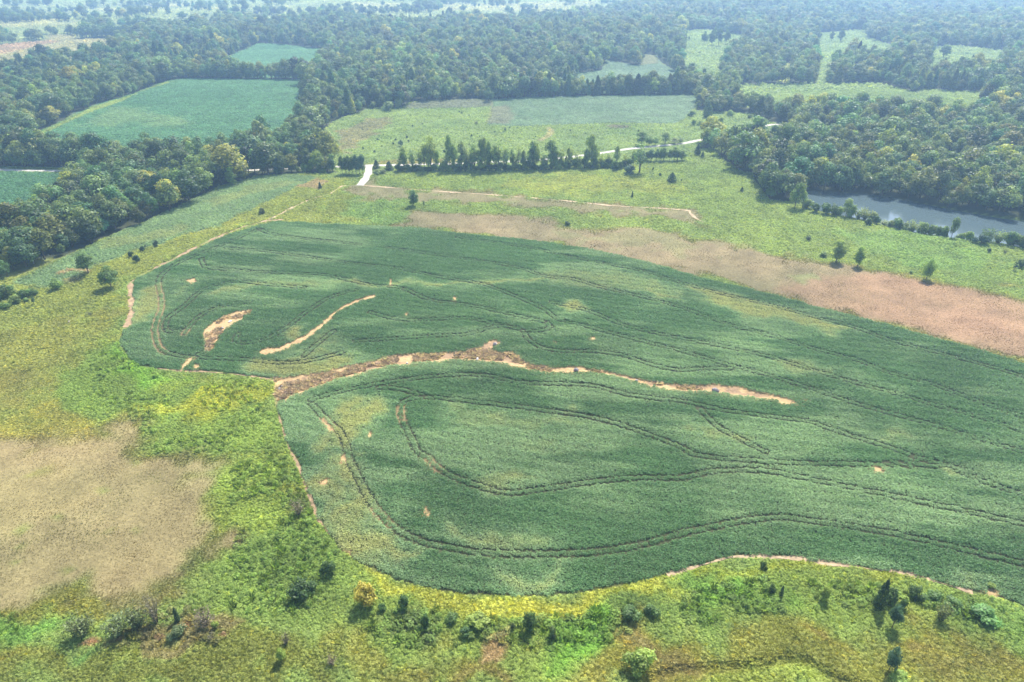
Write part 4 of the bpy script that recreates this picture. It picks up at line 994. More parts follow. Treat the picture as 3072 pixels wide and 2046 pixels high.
tp(1, 0, 'pyra', 493, 1428, 1303, 104, 'mid', 'broadleaf_tree', 'broad pyramidal tree alone in the meadow between mown strips', 'tree', variant=1)
tp(1, 0, 'thin', 570, 1424, 1382, 20, 'cedar', 'sapling', 'thin dark sapling beside the broad pyramidal tree', 'tree')
tp(1, 0, 'round', 1015, 708, 600, 92, 'dark', 'broadleaf_tree', 'big round tree standing forward of the wood on the grey-green field', 'tree')
tp(1, 0, 'round', 652, 694, 620, 80, 'pale', 'broadleaf_tree', 'pale round tree at the wood edge above the narrow field strip', 'tree')
for (x, y, yt, w) in ((322, 770, 700, 90), (390, 748, 675, 66), (213, 752, 700, 50)):
    tp(1, 0, 'shrub', x, y, yt, w, 'pale', 'shrub', 'pale rounded shrub in front of the wood corner', 'shrub', 'pale shrubs by the wood corner')
tp(1, 0, 'cedar', 2280, 1258, 1190, 56, 'cedar', 'cedar', 'round dark cedar alone in the green meadow below the road', 'tree', variant=2)
tp(1, 0, 'cedar', 2006, 1362, 1318, 18, 'cedar', 'cedar', 'slender little cedar in the meadow above the dirt track', 'tree')
for (x, y, yt, w) in ((2200, 1218, 1192, 22), (2150, 1180, 1152, 14), (2345, 1250, 1235, 12)):
    tp(1, 0, 'shrub', x, y, yt, w, 'cedar', 'shrub', 'tiny dark bush in the meadow near the round cedar', 'shrub', 'tiny bushes near the round cedar')
tp(1, 0, 'thin', 2058, 1198, 985, 105, 'mid', 'broadleaf_tree', 'tall sparse tree rising from a dark shrub below the road', 'tree')
tp(1, 0, 'shrub', 1990, 1205, 1135, 84, 'blue', 'shrub', 'dark rounded shrub at the foot of the tall sparse tree', 'shrub')
tp(1, 0, 'shrub', 1895, 1180, 1110, 60, 'dark', 'shrub', 'dark rounded shrub below the hedge along the road', 'shrub')
tp(1, 0, 'shrub', 1928, 1168, 1112, 36, 'mid', 'shrub', 'light shrub touching the dark rounded shrub by the hedge', 'shrub')
for (x, y, yt, w) in ((1712, 1166, 1115, 36), (1770, 1172, 1130, 26), (1562, 1158, 1125, 22)):
    tp(1, 0, 'shrub', x, y, yt, w, 'light', 'shrub', 'small yellow-green bush standing forward of the roadside hedge', 'shrub', 'small bushes in front of the roadside hedge')
tp(1, 0, 'cedar', 242, 1168, 1102, 40, 'cedar', 'cedar', 'dark cedar beside the mouth of the gravel spur', 'tree')
tp(1, 0, 'cedar', 330, 1178, 1112, 50, 'cedar', 'cedar', 'second dark cedar from the gravel spur', 'tree', variant=2)
tp(1, 0, 'shrub', 285, 1205, 1168, 50, 'grey', 'shrub', 'greyish bush below the two cedars by the spur', 'shrub')
tp(1, 0, 'shrub', 245, 1212, 1170, 56, 'pale', 'shrub', 'pale bush beside the gravel spur', 'shrub')
tp(1, 0, 'round', 410, 1010, 962, 50, 'blue', 'shrub', 'bluish round bush in the meadow across the road', 'shrub')
for (x, y, w) in ((450, 955, 18), (375, 975, 18), (358, 1000, 16), (345, 965, 12), (462, 980, 14), (148, 1032, 18), (250, 968, 14), (228, 1054, 16), (898, 948, 20), (1130, 905, 18), (490, 876, 14), (710, 1056, 20), (1160, 888, 10), (1212, 888, 12), (1340, 950, 12), (1768, 900, 10), (1580, 908, 14), (830, 786, 12), (815, 776, 12), (960, 975, 12), (1040, 880, 10), (1060, 915, 10), (940, 930, 10), (560, 860, 10), (290, 935, 10), (880, 800, 10), (610, 1020, 14), (2050, 910, 12), (1950, 880, 12), (2200, 870, 12)):
    tp(1, 0, 'shrub', x, y, y - w * 1.2, w, 'cedar', 'shrub', 'tiny dark bush dotted over the meadow across the road', 'shrub', 'tiny bushes over the meadow across the road')
tp(1, 0, 'shrub', 935, 860, 835, 34, 'pale', 'shrub', 'pale bush by the corner of the grey-green field', 'shrub')
tp(1, 0, 'shrub', 1555, 1558, 1525, 46, 'cedar', 'shrub', 'dark bush at the edge of the brown ground above the beans', 'shrub')
tp(2, 0, 'cedar', 172, 812, 702, 62, 'dark', 'cedar', 'upright conifer at the edge of the yellowish scrub', 'tree', variant=2)
tp(2, 0, 'cedar', 103, 1070, 995, 46, 'cedar', 'cedar', 'dark cedar below the road end by the wood', 'tree', variant=1)
tp(2, 0, 'cedar', 137, 1090, 1045, 26, 'cedar', 'cedar', 'smaller cedar next to the dark one below the road end', 'tree')
tp(2, 0, 'cedar', 408, 1322, 1290, 22, 'cedar', 'cedar', 'tiny cedar in the meadow beside the wood', 'tree')
for (x, y, yt, w, lab) in ((1092, 290, 190, 60, 'tall dark tree on the pale hill field'), (1030, 282, 215, 46, 'shorter dark tree paired with the tall one on the hill field'), (1805, 405, 305, 100, 'round tree standing alone on the far pale field'), (43, 275, 248, 18, 'very small tree alone on the far hill pasture')):
    tp(2, 0, 'round' if w > 70 else 'pyra', x, y, yt, w, 'dark', 'broadleaf_tree', lab, 'tree')
# pond bank
Kp = 692 / 2355.0
bank = [(25, 225, -60, 120, 'mid', 'broad'), (95, 230, 50, 70, 'light', 'broad'), (160, 235, 125, 90, 'pale', 'shrub'), (240, 275, 170, 80, 'dark', 'shrub'), (350, 290, 165, 90, 'mid', 'shrub'), (420, 298, 170, 90, 'mid', 'shrub'), (480, 300, 185, 80, 'light', 'shrub'), (545, 310, 112, 100, 'light', 'broad'), (610, 322, 175, 80, 'light', 'shrub'), (680, 335, 225, 90, 'pale', 'feather'), (745, 345, 205, 100, 'pale', 'feather'), (815, 350, 235, 80, 'pale', 'shrub'), (862, 388, 298, 60, 'dark', 'shrub'), (775, 398, 320, 66, 'dark', 'shrub'), (945, 395, 330, 80, 'pale', 'feather'), (1010, 415, 330, 80, 'pale', 'shrub'), (1080, 430, 298, 110, 'mid', 'shrub'), (1165, 445, 345, 80, 'pale', 'shrub'), (1240, 460, 325, 90, 'pale', 'feather'), (1350, 480, 342, 90, 'light', 'shrub'), (1300, 470, 370, 70, 'pale', 'feather'), (1420, 490, 365, 80, 'pale', 'shrub'), (1490, 500, 380, 80, 'mid', 'shrub'), (1560, 510, 370, 90, 'mid', 'shrub'), (1628, 518, 292, 90, 'mid', 'broad'), (1735, 515, 428, 80, 'light', 'shrub'), (1805, 545, 430, 80, 'light', 'shrub'), (1930, 605, 485, 110, 'blue', 'shrub'), (2005, 575, 415, 120, 'mid', 'feather'), (2110, 595, 450, 100, 'pale', 'feather'), (2230, 612, 445, 110, 'mid', 'shrub'), (2300, 615, 470, 90, 'light', 'shrub'), (2380, 640, 470, 100, 'mid', 'shrub'), (2480, 660, 500, 100, 'mid', 'shrub')]
for (x, y, yt, w, tk, kd) in bank:
    p = (2380 + x * Kp, 560 + y * Kp)
    pl_ = {'dark': 'dark rounded', 'pale': 'pale wispy', 'mid': 'green leafy', 'light': 'light green', 'blue': 'bluish green'}[tk]
    placed.append(G(*p))
    put(kd, p[0], p[1], 560 + yt * Kp, w * Kp * 1.3, tk, 'broadleaf_tree' if kd == 'broad' else 'shrub', pl_ + (' young tree on the near bank of the pond' if kd == 'broad' else ' shrub on the near bank of the pond'), 'tree' if kd == 'broad' else 'shrub', pl_ + ' plants along the pond bank')
for (x, y, yt, w, tk, kd, nm, lab, cat) in (
        (450, 782, 538, 190, 'light', 'pyra', 'broadleaf_tree', 'wide yellow-green tree above the tan mown ground, largest of three', 'tree'),
        (665, 822, 606, 130, 'light', 'pyra', 'broadleaf_tree', 'narrower yellow-green tree next to the wide one above the tan ground', 'tree'),
        (1372, 960, 728, 160, 'light', 'round', 'broadleaf_tree', 'round-headed yellow-green tree on the edge of the tan mown ground', 'tree'),
        (160, 560, 500, 70, 'cedar', 'feather', 'cedar', 'sparse dark cedar in the meadow near the pond', 'tree'),
        (320, 725, 660, 110, 'light', 'shrub', 'shrub', 'low shrub spreading at the foot of the wide yellow-green tree', 'shrub'),
        (2005, 680, 630, 46, 'cedar', 'shrub', 'shrub', 'small dark bush between the pond bank and the open meadow', 'shrub'),
        (2175, 690, 640, 60, 'grey', 'twig', 'shrub', 'sparse twiggy bush near the pond bank', 'shrub'),
        (2258, 860, 765, 50, 'cedar', 'thin', 'sapling', 'thin dark sapling in the green meadow by the pond', 'tree'),
        (2345, 835, 740, 90, 'dark', 'shrub', 'shrub', 'dark bush beside the thin sapling in the green meadow', 'shrub'),
        (1205, 890, 858, 40, 'mid', 'shrub', 'shrub', 'low green bush on the bank above the tan ground', 'shrub')):
    p = (2380 + x * Kp, 560 + y * Kp)
    put(kd, p[0], p[1], 560 + yt * Kp, w * Kp, tk, nm, lab, cat)
# row of trees along the road
ROWT = [(430, 1175, 1008, 66, 'light', 'slim'), (490, 1172, 1030, 56, 'pale', 'thin'), (540, 1172, 1015, 56, 'pale', 'thin'), (575, 1180, 1000, 50, 'mid', 'slim'), (618, 1180, 928, 74, 'light', 'slim'), (655, 1175, 1040, 40, 'pale', 'thin'), (748, 1175, 925, 60, 'mid', 'slim'), (780, 1178, 985, 50, 'mid', 'slim'), (832, 1175, 972, 60, 'pale', 'slim'), (862, 1180, 1010, 50, 'pale', 'thin'), (918, 1180, 985, 66, 'mid', 'slim'), (965, 1182, 955, 56, 'mid', 'slim'), (988, 1182, 930, 74, 'mid', 'slim'), (1020, 1182, 970, 50, 'dark', 'slim'), (1062, 1182, 995, 60, 'mid', 'slim'), (1085, 1180, 975, 50, 'mid', 'thin'), (1122, 1178, 1010, 56, 'pale', 'thin'), (1178, 1175, 1020, 32, 'dark', 'slim'), (1222, 1172, 990, 40, 'pale', 'thin'), (1252, 1172, 1040, 40, 'mid', 'slim'), (1322, 1170, 965, 84, 'dark', 'slim'), (1348, 1170, 985, 50, 'mid', 'slim'), (1448, 1165, 962, 84, 'dark', 'slim'), (1475, 1165, 1000, 40, 'mid', 'slim'), (1724, 1150, 915, 90, 'mid', 'slim'), (1690, 1150, 1030, 44, 'dark', 'slim'), (1580, 1158, 1000, 36, 'pale', 'thin')]
for i, (x, y, yt, w, tk, kd) in enumerate(ROWT):
    tk_ = tk
    lab = {'pale': 'pale thin-leaved tree', 'light': 'light green slender tree', 'mid': 'slender green tree', 'dark': 'dense dark slender tree'}[tk] + ' in the row along the gravel road'
    tp(1, 0, 'broad' if i % 3 == 0 and kd == 'slim' else kd, x, y, yt, w * 1.15, {'mid': 'light', 'dark': 'mid', 'light': 'lime'}.get(tk, tk), 'broadleaf_tree', lab, 'tree', lab.split(' in ')[0] + 's along the gravel road')
random.seed(11)
xs_ = 385
while xs_ < 2000:                                    # low dark hedge under the row
    yb = 1186 - max(0, xs_ - 1000) * .03
    tp(1, 0, 'shrub', xs_, yb, yb - random.uniform(36, 78), random.uniform(48, 70), random.choice(('dark', 'mid', 'light', 'mid')), 'shrub', 'leafy bush in the low hedge under the roadside trees', 'shrub', 'bushes of the low hedge under the roadside trees')
    xs_ += random.uniform(26, 38)
xs_ = 400
while xs_ < 2030:                                    # young thin trees filling the row
    yb = 1178 - max(0, xs_ - 1000) * .03
    tk = random.choice(('pale', 'pale', 'light', 'mid'))
    lab = {'pale': 'pale thin-leaved tree', 'light': 'light green slender tree', 'mid': 'slender green tree'}[tk] + ' in the row along the gravel road'
    tp(1, 0, random.choice(('thin', 'broad', 'slim')), xs_, yb, yb - random.uniform(85, 165), random.uniform(38, 64), {'mid': 'light', 'light': 'lime'}.get(tk, tk), 'broadleaf_tree', lab, 'tree', lab.split(' in ')[0] + 's along the gravel road')
    xs_ += random.uniform(34, 66)
for (x, y, yt, w) in ((1515, 1140, 1068, 26), (1550, 1140, 1075, 30), (1590, 1140, 1082, 36)):
    tp(1, 0, 'cedar', x, y, yt, w, 'cedar', 'cedar', 'small cedar in the gap of the roadside row', 'tree', 'small cedars in the gap of the roadside row')
for (x, y, yt, w, tk) in ((2075, 1008, 902, 100, 'mid'), (2125, 1008, 940, 60, 'mid'), (2165, 1005, 945, 60, 'mid'), (2235, 1000, 908, 90, 'pale'), (2300, 995, 950, 80, 'pale'), (2340, 990, 950, 60, 'pale')):
    tp(1, 0, 'broad', x, y, yt, w, tk, 'broadleaf_tree', 'grey-green tree on the far side of the road' if tk == 'mid' else 'pale feathery tree on the far side of the road', 'tree', 'trees on the far side of the road')
for x in range(2080, 2354, 30):
    tp(1, 0, 'broad', x + random.uniform(-8, 8), 1118 - (x - 2080) * .03, random.uniform(1005, 1045), random.uniform(50, 76), random.choice(('dark', 'blue', 'mid')), 'broadleaf_tree', 'dark bushy tree in the hedge below the road end', 'tree', 'bushy trees of the hedge below the road end')
for x in range(5, 150, 24):
    tp(1, 0, 'broad', x, 1205, random.uniform(1060, 1090), random.uniform(56, 70), random.choice(('dark', 'blue', 'dark')), 'broadleaf_tree', 'dark tree in the small clump beside the gravel spur', 'tree', 'dark trees of the clump beside the gravel spur')
for (x, y, yt, w) in ((2045, 1190, 1140, 46), (2095, 1192, 1125, 60), (2140, 1190, 1120, 56), (2205, 1190, 1150, 46), (2235, 1195, 1160, 36)):
    tp(0, 0, 'shrub', x, y, yt, w, 'light', 'shrub', 'light green bush between the wood end and the road', 'shrub', 'light bushes between wood end and road')
# foreground bushes
FG = [
    (0, 2, 'shrub', 2255, 855, 735, 105, 'dark', 'shrub', 'dark rounded bush on the weedy slope by the bean field edge', 'shrub'),
    (0, 2, 'shrub', 2072, 1010, 865, 170, 'dark', 'shrub', 'wide dark bush with a gap on the weedy slope', 'shrub'),
    (0, 2, 'feather', 535, 1298, 1120, 200, 'grey', 'shrub', 'feathery grey-green shrub beside reddish bare soil', 'shrub'),
    (0, 2, 'feather', 790, 1300, 1130, 200, 'grey', 'shrub', 'wide feathery shrub in the middle of the brushy bare patch', 'shrub'),
    (0, 2, 'feather', 930, 1240, 1060, 170, 'grey', 'shrub', 'feathery shrub behind the brushy bare patch', 'shrub'),
    (0, 2, 'cedar', 1225, 1160, 1055, 46, 'cedar', 'sapling', 'little dark leaning sapling by the bare soil', 'tree'),
    (0, 2, 'shrub', 1210, 1300, 1200, 120, 'grey', 'shrub', 'grey-green shrub below the little dark sapling', 'shrub'),
    (0, 2, 'twig', 1060, 1210, 980, 150, 'dead', 'shrub', 'tall bare twiggy shrub among the brush', 'shrub'),
    (0, 2, 'twig', 1395, 1240, 1080, 170, 'dead', 'shrub', 'dead brown shrub at the end of the brush', 'shrub'),
    (0, 2, 'shrub', 1475, 1215, 1145, 56, 'lime', 'shrub', 'small lime green bush next to the dead brown shrub', 'shrub'),
    (0, 2, 'twig', 1455, 1300, 1230, 70, 'dead', 'shrub', 'low dead tangle below the lime green bush', 'shrub'),
    (0, 2, 'twig', 1965, 1335, 1235, 90, 'dead', 'shrub', 'purplish dead twiggy shrub above the little yellow tree', 'shrub'),
    (0, 2, 'pyra', 1942, 1440, 1335, 84, 'lime', 'broadleaf_tree', 'little yellow-green tree casting a dark shadow on the weeds', 'tree'),
    (0, 2, 'twig', 2280, 1480, 1390, 100, 'dead', 'shrub', 'grey dead shrub beyond the little yellow tree', 'shrub'),
    (0, 2, 'twig', 2050, 440, 320, 120, 'dead', 'shrub', 'brownish sparse shrub in the green weeds by the bean edge', 'shrub'),
    (1, 2, 'shrub', 175, 1085, 900, 175, 'yellow', 'shrub', 'bright orange-yellow bush casting a dark shadow', 'shrub'),
    (1, 2, 'shrub', 438, 1085, 980, 90, 'dark', 'shrub', 'dark green bush near the orange-yellow bush', 'shrub'),
    (1, 2, 'shrub', 285, 1095, 1030, 66, 'dark', 'shrub', 'low dark bush between the yellow bush and the dark green one', 'shrub'),
    (1, 2, 'shrub', 585, 1210, 1110, 66, 'dark', 'shrub', 'narrow dark bush on the grey-green grass patch', 'shrub'),
    (1, 2, 'shrub', 760, 1190, 1110, 100, 'mid', 'shrub', 'dull green bush under the yellow field rim', 'shrub'),
    (1, 2, 'shrub', 950, 1210, 1105, 165, 'lime', 'shrub', 'yellow-topped bush beside the tan dry patch', 'shrub'),
    (1, 2, 'shrub', 860, 1270, 1195, 90, 'dark', 'shrub', 'dark bush below the yellow-topped bush', 'shrub'),
    (1, 2, 'shrub', 1185, 1215, 1160, 40, 'grey', 'shrub', 'small grey bush at the top of the tan dry patch', 'shrub'),
    (1, 2, 'shrub', 1300, 1250, 1105, 112, 'dark', 'shrub', 'upright dark bush past the tan dry patch', 'shrub'),
    (1, 2, 'shrub', 1455, 1285, 1178, 58, 'grey', 'shrub', 'slim grey-green bush before the vivid green weeds', 'shrub'),
    (1, 2, 'shrub', 2058, 1550, 1370, 215, 'lime', 'shrub', 'large pale yellow-green round bush beside the ditch', 'shrub'),
    (1, 2, 'shrub', 2000, 1160, 1050, 150, 'mid', 'shrub', 'wide dark green bush under the field rim', 'shrub'),
    (1, 2, 'shrub', 2150, 1140, 1050, 120, 'mid', 'shrub', 'second dark green bush joined to the wide one', 'shrub'),
    (2, 2, 'cedar', 1355, 1070, 865, 84, 'cedar', 'cedar', 'tall dark conical cedar on the weedy bank', 'tree'),
    (2, 2, 'shrub', 1450, 1050, 930, 110, 'dark', 'shrub', 'dark bush leaning against the conical cedar', 'shrub'),
    (2, 2, 'shrub', 1515, 1085, 1000, 60, 'dark', 'shrub', 'small dark bush just above the dense oval tree', 'shrub'),
    (2, 2, 'round', 1455, 1212, 1045, 112, 'blue', 'broadleaf_tree', 'dense oval grey-green tree below the conical cedar', 'tree', None, 2),
    (2, 2, 'round', 1432, 1512, 1318, 118, 'blue', 'broadleaf_tree', 'dense oval grey-green tree standing low on the bank', 'tree', None, 1),
    (2, 2, 'feather', 1800, 1185, 1040, 125, 'grey', 'shrub', 'sparse grey-green shrub beside the reddish weeds', 'shrub'),
    (2, 2, 'shrub', 978, 1035, 918, 76, 'lime', 'shrub', 'small yellow bush with a dark foot on the bank', 'shrub'),
    (2, 2, 'shrub', 615, 965, 890, 60, 'dark', 'shrub', 'dark bush among vivid green weeds', 'shrub'),
    (2, 2, 'cedar', 678, 980, 905, 28, 'cedar', 'cedar', 'slim dark sapling next to the dark bush in vivid weeds', 'tree'),
    (2, 2, 'shrub', 1625, 1015, 915, 100, 'dark', 'shrub', 'dark green bush near the earth margin of the field', 'shrub'),
    (2, 2, 'shrub', 1740, 1040, 960, 120, 'mid', 'shrub', 'low green bush next to the dark one by the earth margin', 'shrub'),
    (2, 2, 'shrub', 1900, 1100, 1010, 140, 'fresh', 'shrub', 'fresh green spreading bush on the bank', 'shrub'),
    (2, 2, 'shrub', 2120, 1180, 1060, 200, 'fresh', 'shrub', 'wide fresh green thicket at the end of the bank', 'shrub'),
    (2, 2, 'shrub', 1495, 1600, 1505, 150, 'lime', 'shrub', 'bright lime bush below the low oval tree', 'shrub'),
    (2, 2, 'shrub', 565, 800, 740, 50, 'dark', 'shrub', 'small dark bush right under the straw margin', 'shrub'),
    (2, 2, 'shrub', 2135, 930, 885, 60, 'lime', 'shrub', 'lime green weed bush in the bean field edge', 'shrub'),
]
for a in FG: tp(*a)
random.seed(21)
for i in range(26):                                   # scrub clearing beyond the road end
    x, y = random.uniform(60, 560), random.uniform(800, 930)
    if y > 930 - (x - 60) * .1: continue
    tp(2, 0, 'shrub', x, y, y - random.uniform(28, 55), random.uniform(34, 60), random.choice(('lime', 'light', 'mid', 'mid', 'dark')), 'shrub', 'bushy young tree in the yellowish scrub clearing', 'shrub', 'young scrub in the clearing past the road end')

# ------------------------------------------------------------------ woods
def wood_points():
    out = []
    for y0, y1, s in ((170, 420, 6.7), (420, 800, 7.6), (800, 1400, 9.6), (1400, 2600, 12.0)):
        hw = y1 * .80 + 40
        x, y = jgrid(-hw, hw, y0, y1, s)
        m_ = np.abs(x) < .79 * y + 40
        x, y = x[m_], y[m_]
        m_ = (~in_open(x, y) | (inside(x, y, OPEN_W[12]) & (fbm(x, y, 90, 4, 91) > .60) & (rng.random(len(x)) < .3))) & ~inside(x, y, POND)
        x, y = x[m_], y[m_]
        m_ = segdist(x, y, road_s, False) > 4.5
        out.append(np.stack([x[m_], y[m_]], 1))
    return np.concatenate(out)
WP = wood_points()
extra = []                                            # close-grown belts between the outlying fields
for pth, depth in ((T(0, 0, (1300, 543), (1560, 547), (1808, 548)), 12), (T(0, 0, (1872, 549), (2095, 550)), 10), (T(1, 0, (1050, 684), (1300, 668), (2000, 657), (2354, 652)) + T(2, 0, (60, 652)), 12), (T(0, 0, (-200, 1148), (0, 1150), (700, 1160)), 16)):
    q_ = smooth_path(W(pth), 4.2)
    for k_ in range(int(depth / 5) + 1):
        extra.append(q_ + np.array([0, 2.5 + k_ * 5.0]) + rng.uniform(-1.6, 1.6, q_.shape))
WP = np.concatenate([WP] + extra)
# keep clear of the hand-placed trees
pa = np.array(placed)
near = WP[:, 1] < 800
dmin = np.full(len(WP), 99.)
for p in pa: dmin = np.minimum(dmin, np.hypot(WP[:, 0] - p[0], WP[:, 1] - p[1]))
WP = WP[dmin > 3.2]
dist = np.hypot(WP[:, 0], WP[:, 1])
WP = WP[np.argsort(dist)]
n_w = len(WP)
conif = fbm(WP[:, 0], WP[:, 1], 120, 3, 81)
hgt = (13.6 + 1.6 * sstep(600, 1200, WP[:, 1]) + 4.5 * (fbm(WP[:, 0], WP[:, 1], 30, 3, 82) - .5) * 2) * np.clip(rng.normal(.98, .24, n_w), .45, 1.6)
base = np.array([.130, .196, .060])
tw = base * (1 + .55 * (fbm(WP[:, 0], WP[:, 1], 40, 3, 83) - .5) + rng.normal(0, .27, n_w))[:, None]
warm = rng.normal(0, .13, n_w)
tw[:, 0] *= 1 + warm * 1.3; tw[:, 2] *= 1 - warm
gold = rng.random(n_w) < .035
tw[gold] *= np.array([2.2, 1.8, 1.0])
blue = rng.random(n_w) < .15
tw[blue] *= np.array([.9, .9, 1.12])
tw = np.clip(tw, .012, .4)
# trees in view that stand largest become things of their own
vis = (np.abs(WP[:, 0]) < .76 * WP[:, 1] + 6)
order = np.where(vis)[0][:170]
single = np.zeros(n_w, bool); single[order] = True
random.seed(31)
for i in order:
    x, y = WP[i]
    right = x > 0
    h_ = float(hgt[i])
    shade = 'yellowish' if gold[i] else 'bluish' if blue[i] else 'dark' if tw[i].sum() < .32 else 'light' if tw[i].sum() > .45 else 'mid green'
    where = 'wood above the pond' if right else 'wood beside the strip field'
    plant(random.choice(('broad', 'broad', 'broad', 'round', 'pyra')), x, y, h_, h_ * rng.uniform(.72, 1.15), tw[i], 'broadleaf_tree', f'{shade} broadleaf tree among the close-set crowns of the {where}', 'tree', f'{shade} trees of the {where}')
def joined(pair, nm):
    t_, c_ = pair
    a = np.zeros(len(t_.vertices) * 3, np.float32); t_.vertices.foreach_get("co", a)
    b_ = np.zeros(len(c_.vertices) * 3, np.float32); c_.vertices.foreach_get("co", b_)
    ft = np.zeros(len(t_.loops), np.int32); t_.loops.foreach_get("vertex_index", ft)
    fc = np.zeros(len(c_.loops), np.int32); c_.loops.foreach_get("vertex_index", fc)
    v = np.concatenate([a.reshape(-1, 3), b_.reshape(-1, 3)])
    f = np.concatenate([ft.reshape(-1, 4), fc.reshape(-1, 4) + len(a) // 3])
    me = mesh_np(nm, v, f, [BARK, LEAF])
    mi = np.ones(len(f), np.int32); mi[:len(ft) // 4] = 0
    me.polygons.foreach_set("material_index", mi)
    lv = np.zeros(len(c_.polygons), np.float32); c_.attributes["leafvar"].data.foreach_get("value", lv)
    at_ = me.attributes.new("leafvar", 'FLOAT', 'FACE'); at_.data.foreach_set("value", np.concatenate([np.full(len(ft) // 4, .5, np.float32), lv]))
    return proto(nm, me)
WOODP = [joined(p, "wood_tree") for p in BROAD] + [joined(p, "wood_conifer") for p in (CEDAR[0], PYRA[0])] + [joined(p, "wood_tree") for p in (ROUND[0], ROUND[1], PYRA[1], PYRA[2], SLIM[3])]
rest = ~single
def wood(name, mask, label):
    idx = np.where(mask)[0]
    if not len(idx): return
    h_ = hgt[idx]
    w_ = h_ * rng.uniform(.75, 1.35, len(idx)) * (1 + .15 * (dist_all[idx] > 1300))
    pk = rng.choice([0, 1, 2, 3, 4, 5, 8, 9, 10, 11, 12], len(idx), p=[.11, .1, .1, .12, .1, .1, .12, .1, .06, .05, .04])
    cf = (conif[idx] > .60) & (WP[idx, 1] > 600) & (rng.random(len(idx)) < .5)
    pk = np.where(cf, rng.integers(6, 8, len(idx)), pk)
    xyz = np.stack([WP[idx, 0], WP[idx, 1], H(WP[idx, 0], WP[idx, 1]) - .1], 1)
    scatter(name, WOODP, xyz, np.stack([w_, w_, h_], 1), rng.uniform(0, 6.28, len(idx)), tw[idx], pk, label)
dist_all = np.hypot(WP[:, 0], WP[:, 1])
wood("woodland", rest & (WP[:, 1] < 800), "continuous broadleaf woodland beyond the fields")
wood("far_woodland", rest & (WP[:, 1] >= 800), "distant hazy forest rolling to the skyline")
print("wood trees", n_w)

# scattered trees on the far pale pasture
random.seed(41)
far_sp = [(620, 150, 95, 60), (555, 140, 118, 26), (450, 152, 85, 90), (195, 140, 105, 34), (300, 138, 105, 60), (350, 138, 112, 60), (820, 90, 45, 36), (870, 130, 80, 50), (735, 115, 98, 16), (40, 158, 115, 100), (1255, 135, 75, 90), (1410, 130, 85, 60), (1490, 125, 90, 60), (1470, 180, 120, 70), (1575, 92, 55, 70), (1170, 100, 70, 30), (1770, 85, 35, 60), (1950, 85, 35, 90), (380, 245, 195, 50), (460, 235, 200, 60), (500, 235, 200, 50), (640, 60, 15, 70), (250, 40, 0, 80), (100, 50, 20, 70)]
for (x, y, yt, w) in far_sp:
    tp(0, 0, 'round', x, y, yt, w, 'dark', 'broadleaf_tree', 'hazy tree scattered over the far pale pasture', 'tree', 'hazy trees scattered over the far pasture')
for (x, y, yt, w) in ((288, 42, 0, 34), (430, 92, 42, 30), (342, 70, 44, 24), (195, 62, 30, 40), (100, 40, 20, 24), (580, 48, 35, 16), (670, 75, 45, 18), (715, 22, 5, 26), (810, 22, 0, 24), (840, 80, 25, 60), (920, 52, 20, 22), (950, 50, 22, 24), (1015, 60, 42, 14), (1120, 15, -5, 22), (1265, 60, 18, 80), (1310, 65, 22, 50), (610, 18, -8, 30), (1420, 20, 5, 10), (1820, 26, 10, 12)):
    tp(1, 0, 'round', x, y, yt, w, 'dark', 'broadleaf_tree', 'hazy tree scattered over the far pale pasture', 'tree', 'hazy trees scattered over the far pasture')
for (x, y, yt, w) in ((150, 305, 210, 60), (200, 316, 200, 70), (250, 318, 190, 70), (300, 308, 205, 60), (220, 290, 185, 60)):
    tp(2, 0, 'round', x, y, yt, w, 'dark', 'broadleaf_tree', 'tree in the small round grove on the far hill pasture', 'tree', 'trees of the small grove on the far hill')

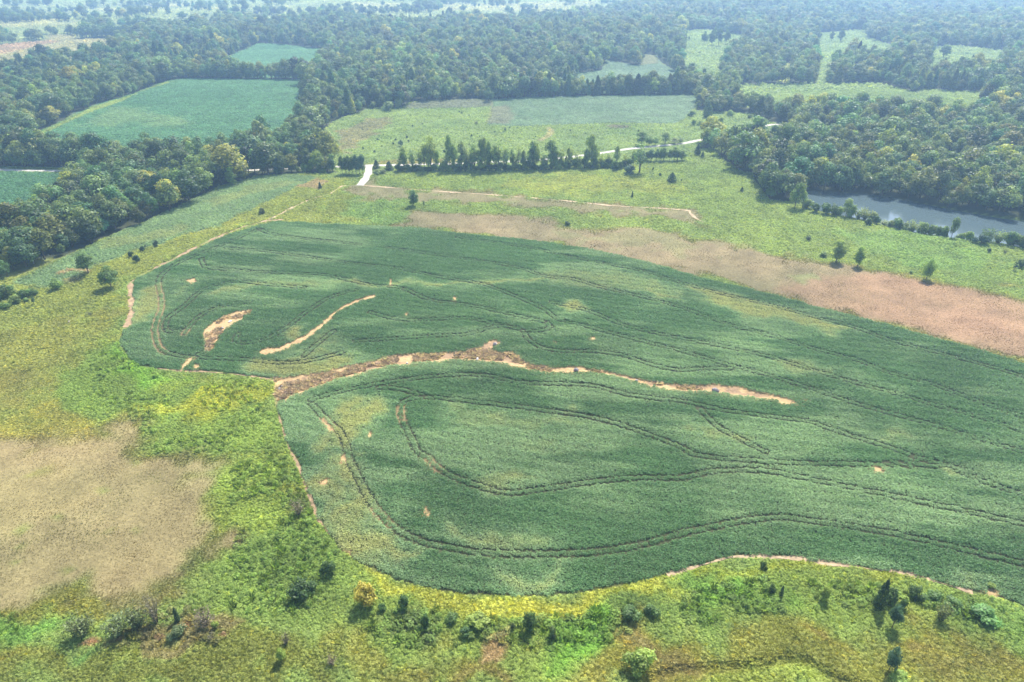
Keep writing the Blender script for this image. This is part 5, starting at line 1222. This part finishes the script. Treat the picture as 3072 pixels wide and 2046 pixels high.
# ------------------------------------------------------------------ stones
def boulder(seed, w, d, h):
    r = np.random.default_rng(seed)
    import bmesh
    bm = bmesh.new()
    bmesh.ops.create_icosphere(bm, subdivisions=3, radius=1)
    pl_ = [(Vector(r.normal(size=3)).normalized(), r.uniform(.62, .9)) for _ in range(9)]
    for v in bm.verts:
        p = v.co.copy()
        for n_, dd in pl_:
            e = p.dot(n_) - dd
            if e > 0: p -= n_ * e * .9
        p *= 1 + .05 * float(fbm(p.x * 3 + seed, p.y * 3 + p.z * 2, 1.0, 2)) 
        v.co = (p.x * w / 2, p.y * d / 2, p.z * h * .55 + h * .35)
    me = bpy.data.meshes.new("boulder"); bm.to_mesh(me); bm.free()
    return me
for i, (px, py, w, d, h, mt, nm, lab) in enumerate((
        (1728, 1113, 1.9, 1.6, 1.5, STONE, 'boulder', 'large rounded grey boulder sitting in the sandy gully'),
        (1485, 1034, 1.7, 1.5, 1.4, STONE, 'boulder', 'grey boulder at the tip of the gully prong'),
        (2147, 1174, 2.5, 1.7, 1.5, STONE, 'boulder', 'dark boulder beside the green weeds in the gully'),
        (1909, 1143, 1.5, 1.0, .8, STONE, 'boulder', 'low flat boulder halfway along the sandy gully'),
        (838, 1164, 1.5, 1.1, .6, PALESTONE, 'stone', 'pale flat stone where the gully meets the weeds'),
        (846, 1158, .9, .7, .5, PALESTONE, 'stone', 'smaller pale stone leaning on the flat one'),
        (1432, 1078, 1.4, .8, .9, PALESTONE, 'stone', 'whitish stone in the brown stalks of the gully'),
        (1221, 1090, .9, .6, .5, PALESTONE, 'stone', 'small whitish stone on the gully edge'),
        (690, 965, 1.6, .9, .6, PALESTONE, 'stone', 'pale stone slab in the crescent bare patch'),
        (668, 985, 1.3, .8, .6, STONE, 'stone', 'grey stone below the pale slab in the crescent patch'),
        (732, 948, 1.2, .9, .7, STONE, 'stone', 'grey stone near the tip of the crescent patch'),
        (207, 966, 1.7, .7, .5, STONE, 'stone', 'low dark stone lying in the olive meadow'))):
    x, y = G(px, py)
    me = boulder(i + 5, w, d, h); me.materials.append(mt)
    o = link(nm, me, label=lab, category='rock')
    o.location = (x, y, float(H(x, y)[0]) - .05); o.rotation_euler = (0, 0, i * 1.3)
# post by the gravel spur
v, f = tube([(0, 0, -.3), (0, 0, .8), (.02, 0, 1.7)], [.11, .10, .09], 8)
v2, f2 = tube([(.02, 0, 1.7), (.02, 0, 1.78), (.02, 0, 1.82)], [.13, .13, .02], 8)
x, y = G(*PT(1, 0, 168, 1152))
root = link("gate_post", None, label="dark post at the mouth of the gravel spur", category="post"); root.location = (x, y, float(H(x, y)[0]))
link("shaft", mesh_np("shaft", v, f, [BARK], True), root); link("cap", mesh_np("cap", v2, f2, [DEADWOOD], True), root)

# ------------------------------------------------------------------ haze
zmin = float(gz.min()) - 1.0
hx0, hx1, hy0, hy1, hz0, hz1 = gx[0] - 50, gx[-1] + 50, -450, gy[-1] + 50, zmin, CAM_Z + 4
hv = [(a, b_, c_) for c_ in (hz0, hz1) for b_ in (hy0, hy1) for a in (hx0, hx1)]
hf = [(0, 2, 3, 1), (4, 5, 7, 6), (0, 1, 5, 4), (2, 6, 7, 3), (0, 4, 6, 2), (1, 3, 7, 5)]
HM = bpy.data.materials.new("haze")
t, n, l = nt(HM)
n.remove(n["Principled BSDF"])
pv = n.new("ShaderNodeVolumePrincipled")
pv.inputs["Color"].default_value = (.43, .67, 1.0, 1)
pv.inputs["Density"].default_value = HAZE_DENSITY
pv.inputs["Anisotropy"].default_value = .35
l.new(pv.outputs[0], n["Material Output"].inputs["Volume"])
link("haze", mesh_np("haze", hv, hf, [HM]), kind="stuff", label="thin bluish summer haze over the whole valley")
